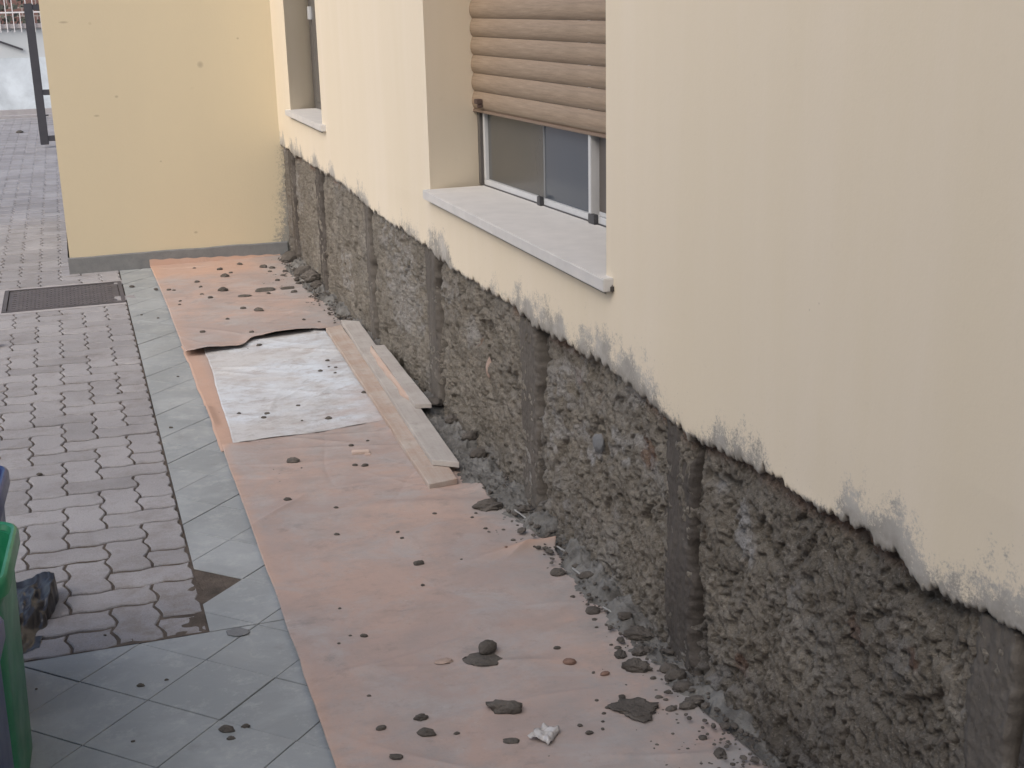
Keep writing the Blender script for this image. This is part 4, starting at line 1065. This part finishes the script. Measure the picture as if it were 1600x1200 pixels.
def bin_(label,corner_far,rot,W,D,H,mat,taper=.035,group='household bins standing at the left'):
    t=empty('waste_bin',(0,0,0)); tag(t,label,'bin',group)
    # centre from the far right rim corner
    ca,sa=math.cos(rot),math.sin(rot)
    cx=corner_far[0]-(W/2*ca-D/2*sa); cy=corner_far[1]-(W/2*sa+D/2*ca)
    t.location=(cx,cy,0); t.rotation_euler=(0,0,rot)
    tp=2*taper
    link('body',loft('body',[(W-tp-.02,D-tp-.02,.035,0),(W-tp,D-tp,.04,.012),(W-tp*.2-.02,D-tp*.2-.02,.045,H-.06),(W-.022,D-.022,.045,H-.045),(W-.03,D-.03,.045,H-.015),(W-.036,D-.036,.043,H-.016),(W-.034-tp*.3,D-.034-tp*.3,.04,H-.10),(W-tp-.03,D-tp-.03,.035,.03)],mat,True,True),None,t)
    link('rim',loft('rim',[(W-.028,D-.028,.045,H-.034),(W,D,.055,H-.034),(W+.001,D+.001,.055,H-.010),(W-.005,D-.005,.055,H-.002),(W-.014,D-.014,.05,H),(W-.026,D-.026,.045,H-.003),(W-.032,D-.032,.045,H-.014)],mat,False),None,t)
    ribs=[]
    for s in (-1,1):
        for q in (-.36,-.12,.12,.36):
            ribs.append(boxdata(q*W-.012,q*W+.012,s*(D/2-.012)-.006 ,s*(D/2-.012)+.006,H-.20,H-.036))
    for i,q in enumerate((-.33,0,.33)):
        pass
    link('ribs',multi('ribs',ribs,mat,bevel=.003),None,t)
    return t
green=plastic('green_plastic',(.016,.175,.080),.3); blue=plastic('blue_plastic',(.012,.028,.115),.3)
gb=bin_('open green plastic bin, between the two blue ones',(-1.374,2.685),math.radians(-3.2),.42,.34,.50,green,.030)
bb=bin_('far dark blue plastic bin behind the green one',(-1.404,3.06),math.radians(-3),.42,.35,.50,blue)
nb=bin_('nearest blue plastic bin in front of the green one, cut by the frame',(-1.388,2.26),math.radians(-3.5),.42,.44,.50,blue,.02)
# grip inside the green bin and on its near face
hm=plastic('pale_green_grip',(.10,.30,.19),.4)
link('handle',multi('handle',[boxdata(.085,.165,-.135,-.105,.40,.425),boxdata(.085,.10,-.135,-.105,.33,.3995),boxdata(.150,.165,-.135,-.105,.33,.3995)],hm,bevel=.006),None,gb)
# black bag squeezed beside the bins
s_=np.linspace(0,1,46); S,T=np.meshgrid(s_,s_,indexing='ij')      # S: left to right, T: near to far
A_=np.array([-1.50,3.42,.03]); B_=np.array([-1.358,3.375,.065]); C_=np.array([-1.412,3.10,.0]); D_=np.array([-1.50,3.06,.0])
P=((1-S)*(1-T))[...,None]*D_+(S*(1-T))[...,None]*C_+(S*T)[...,None]*B_+((1-S)*T)[...,None]*A_
fold=1-np.abs(fbm(S*2.6+3,T*3.4,3,711)*2-1); f2=1-np.abs(fbm(S*5+9,T*4,2,712)*2-1)
env=np.sin(np.pi*np.clip(T,0,1))**.7
P[...,2]+=env*(.004+.045*(fold-.72))+.014*(f2-.7)*ss(0,.1,T)
P[...,2]-=.03*ss(.72,1,S)*ss(.95,.55,T)*env
P[...,0]+=.018*(fbm(T*5,S*2,3,713)-.5)*S; P[...,1]+=.02*(fbm(S*5,T*2,3,714)-.5)
# rolled dark hem at the far edge, then the back falls to the ground
back=[]
for q,(dy,dz) in enumerate(((.012,.010),(.026,.006),(.034,-.012),(.032,-.05),(.03,-.2))):
    r_=P[:,-1].copy(); r_[:,1]+=dy; r_[:,2]=np.maximum(r_[:,2]+dz,.001); back.append(r_)
P=np.concatenate([P,np.stack(back,1)],1); P[...,2]=np.maximum(P[...,2],.001)
side=P[-1].copy(); side[:,2]=.0005; side[:,0]+=.004
P=np.concatenate([P,side[None]],0)
mb_=grid_mesh('rubbish_bag',P-np.array([-1.425,3.16,0]),None)
n=NT('black_bag_plastic',.35,.5); n.col((.022,.022,.026)); n.bump(n.noise(9,2,.5,dist=1.0),.02,.7)
bag=link('rubbish_bag',mb_,n.m,None,(-1.425,3.16,.0)); bag.rotation_euler=(0,0,0); tag(bag,'crumpled black plastic bag squeezed against the green bin','bag')
# ------------------------------------------------------------------ gate leaf beyond the wing
gt=empty('metal_gate',(-1.455,15.58,0)); tag(gt,'dark metal gate leaf standing beyond the far corner of the wing','gate')
gm=m_simple('dark_gate_paint',(.045,.045,.052),(.06,.058,.065),9,.45,.4)
link('stile',multi('stile',[boxdata(-.045,.045,-.025,.025,.035,1.54)],gm,bevel=.004),None,gt)
for z in (.10,.60,1.50): link('rail',multi('rail',[boxdata(.0455,1.30,-.02,.02,z-.03,z+.03)],gm,bevel=.003),None,gt)
for i in range(5): link('bar',multi('bar',[boxdata(.30+i*.2,.325+i*.2,-.01,.01,.1305,.5695)],gm),None,gt)
link('latch_pin',multi('latch_pin',[boxdata(.0455,.075,-.012,.012,.345,.36)],gm),None,gt)
# ------------------------------------------------------------------ across the street
fw=empty('boundary_wall',(-1.5,20.9,0)); tag(fw,'low whitewashed wall across the street carrying a white railing','wall')
n=NT('blotchy_whitewash',.9,.2); n.world()
n.col(n.mix(n.ramp(n.noise(1.7,5,.65,dist=.5),.38,.64),(.44,.48,.51),(.64,.70,.74))); WW=n.m
LP=lambda v:v
def lb(parent,name,parts,mat,bevel=0,base=(-1.5,20.9,0)):
    o=link(name,multi(name,[([(p[0]-base[0],p[1]-base[1],p[2]) for p in v],f) for v,f in parts],mat,bevel),None,parent); return o
lb(fw,'panel',[boxdata(-5.5,2.5,20.82,21.0,.0,.80)],WW)
lb(fw,'upper_course',[boxdata(-5.5,2.5,20.835,20.99,.801,1.21)],m_simple('pale_render',(.52,.54,.55),(.46,.49,.50),2,.9))
lb(fw,'coping',[boxdata(-5.5,2.5,20.78,21.04,1.2115,1.275)],m_simple('worn_coping',(.38,.35,.345),(.30,.28,.28),7,.9),.006)
lb(fw,'footing',[boxdata(-5.5,2.5,20.70,20.815,-.02,.07)],MAT['concrete'],.006)
# stair-shaped dark stringer line on the wall
v,f=boxdata(-.19,.19,-.02,.0,-.014,.014)
o=link('handrail',multi('handrail',[(v,f)],gm),None,fw); o.location=(-1.86+1.5,-.09,.985); o.rotation_euler=(0,math.radians(22),0)
rl=empty('railing',(-1.5,20.76,1.1)); tag(rl,'thin white metal railing fixed along the top of the low wall','railing')
wp=m_simple('white_rail_paint',(.72,.70,.70),(.62,.60,.60),9,.5)
lb(rl,'top_rail',[boxdata(-5.5,2.5,20.745,20.765,1.425,1.445)],wp,.002,(-1.5,20.76,1.1-1.1+0) )
lb(rl,'tall_rail',[boxdata(-5.5,2.5,20.745,20.765,1.86,1.88)],wp,.002,(-1.5,20.76,0))
for i in range(60):
    x=-4.2+i*.0935; tall=(i%3!=0)
    o=lb(rl,'baluster',[boxdata(x,x+.012,20.747,20.762,1.16,1.8595 if tall else 1.4245)],wp,0,(-1.5,20.76,0))
for c in rl.children: c.location=(0,0,-1.1)
# reddish house and a grey tree behind
rh=empty('brick_house',(0,27,0)); tag(rh,'reddish brown brick house behind the white railing','house')
n=NT('reddish_brick',.9,.2); n.world(); bk=n.t.nodes.new('ShaderNodeTexBrick'); n.L(n.mp((1,1,1),(math.pi/2,0,0)),bk.inputs['Vector']); bk.inputs['Color1'].default_value=(.17,.10,.09,1); bk.inputs['Color2'].default_value=(.21,.125,.11,1); bk.inputs['Mortar'].default_value=(.33,.29,.27,1); bk.inputs['Scale'].default_value=1.0; bk.inputs['Brick Width'].default_value=.5; bk.inputs['Row Height'].default_value=.15; bk.inputs['Mortar Size'].default_value=.012
n.L(bk.outputs[0],n.b.inputs['Base Color'])
lb(rh,'wall',[boxdata(-7,5,26.5,27.5,0,4.2)],n.m,0,(0,27,0))
lb(rh,'cornice',[boxdata(-7.1,5.1,26.35,27.6,4.201,4.4)],MAT['concrete'],0,(0,27,0))
tr=empty('bare_tree',(-2.25,23.6,0)); tag(tr,'grey tree standing behind the railing before the brick house','tree')
bark=m_simple('grey_bark',(.22,.20,.19),(.13,.12,.11),6,.95,.1,.01,20,(3,3,.5))
def tube(path,radii,k=9):
    V=[];F=[]
    for i,(p,r) in enumerate(zip(path,radii)):
        for j in range(k): a=6.283*j/k; V.append((p[0]+r*math.cos(a),p[1]+r*math.sin(a),p[2]))
    for i in range(len(path)-1):
        for j in range(k): q=(j+1)%k; F.append((i*k+j,i*k+q,(i+1)*k+q,(i+1)*k+j))
    return V,F
pth=[(.02*math.sin(i*1.3),.02*math.cos(i*1.7),i*.35) for i in range(10)]
link('trunk',multi('trunk',[tube(pth,[.13-.006*i for i in range(10)])]+[tube([(0,0,2+.2*q),(.3*math.cos(q*2),.3*math.sin(q*2),2.6+.2*q),(.8*math.cos(q*2),.8*math.sin(q*2),3.3+.2*q)],[.05,.035,.012],6) for q in range(5)],bark,0,True),None,tr)
V=[];F=[]; rr=random.Random(3)
for _ in range(2600):
    a=rr.random()*6.28; r_=1.1*rr.random()**.5; z=.6+3.4*rr.random(); r_*=math.sin(min(1,(z-.3)/3.9)*3.0)*.8+.35
    c=(r_*math.cos(a),r_*.8*math.sin(a),z); s=rr.uniform(.03,.07); e=Vector((rr.gauss(0,1),rr.gauss(0,1),rr.gauss(0,1))).normalized(); f1=e.orthogonal().normalized()*s; f2=e.cross(f1)*.6
    b=len(V); V+= [tuple(Vector(c)+f1),tuple(Vector(c)+f2),tuple(Vector(c)-f1),tuple(Vector(c)-f2)]; F.append((b,b+1,b+2,b+3))
link('crown',pmesh('crown',V,F,m_simple('dull_leaf',(.09,.10,.075),(.16,.155,.13),3,.8)),None,tr)
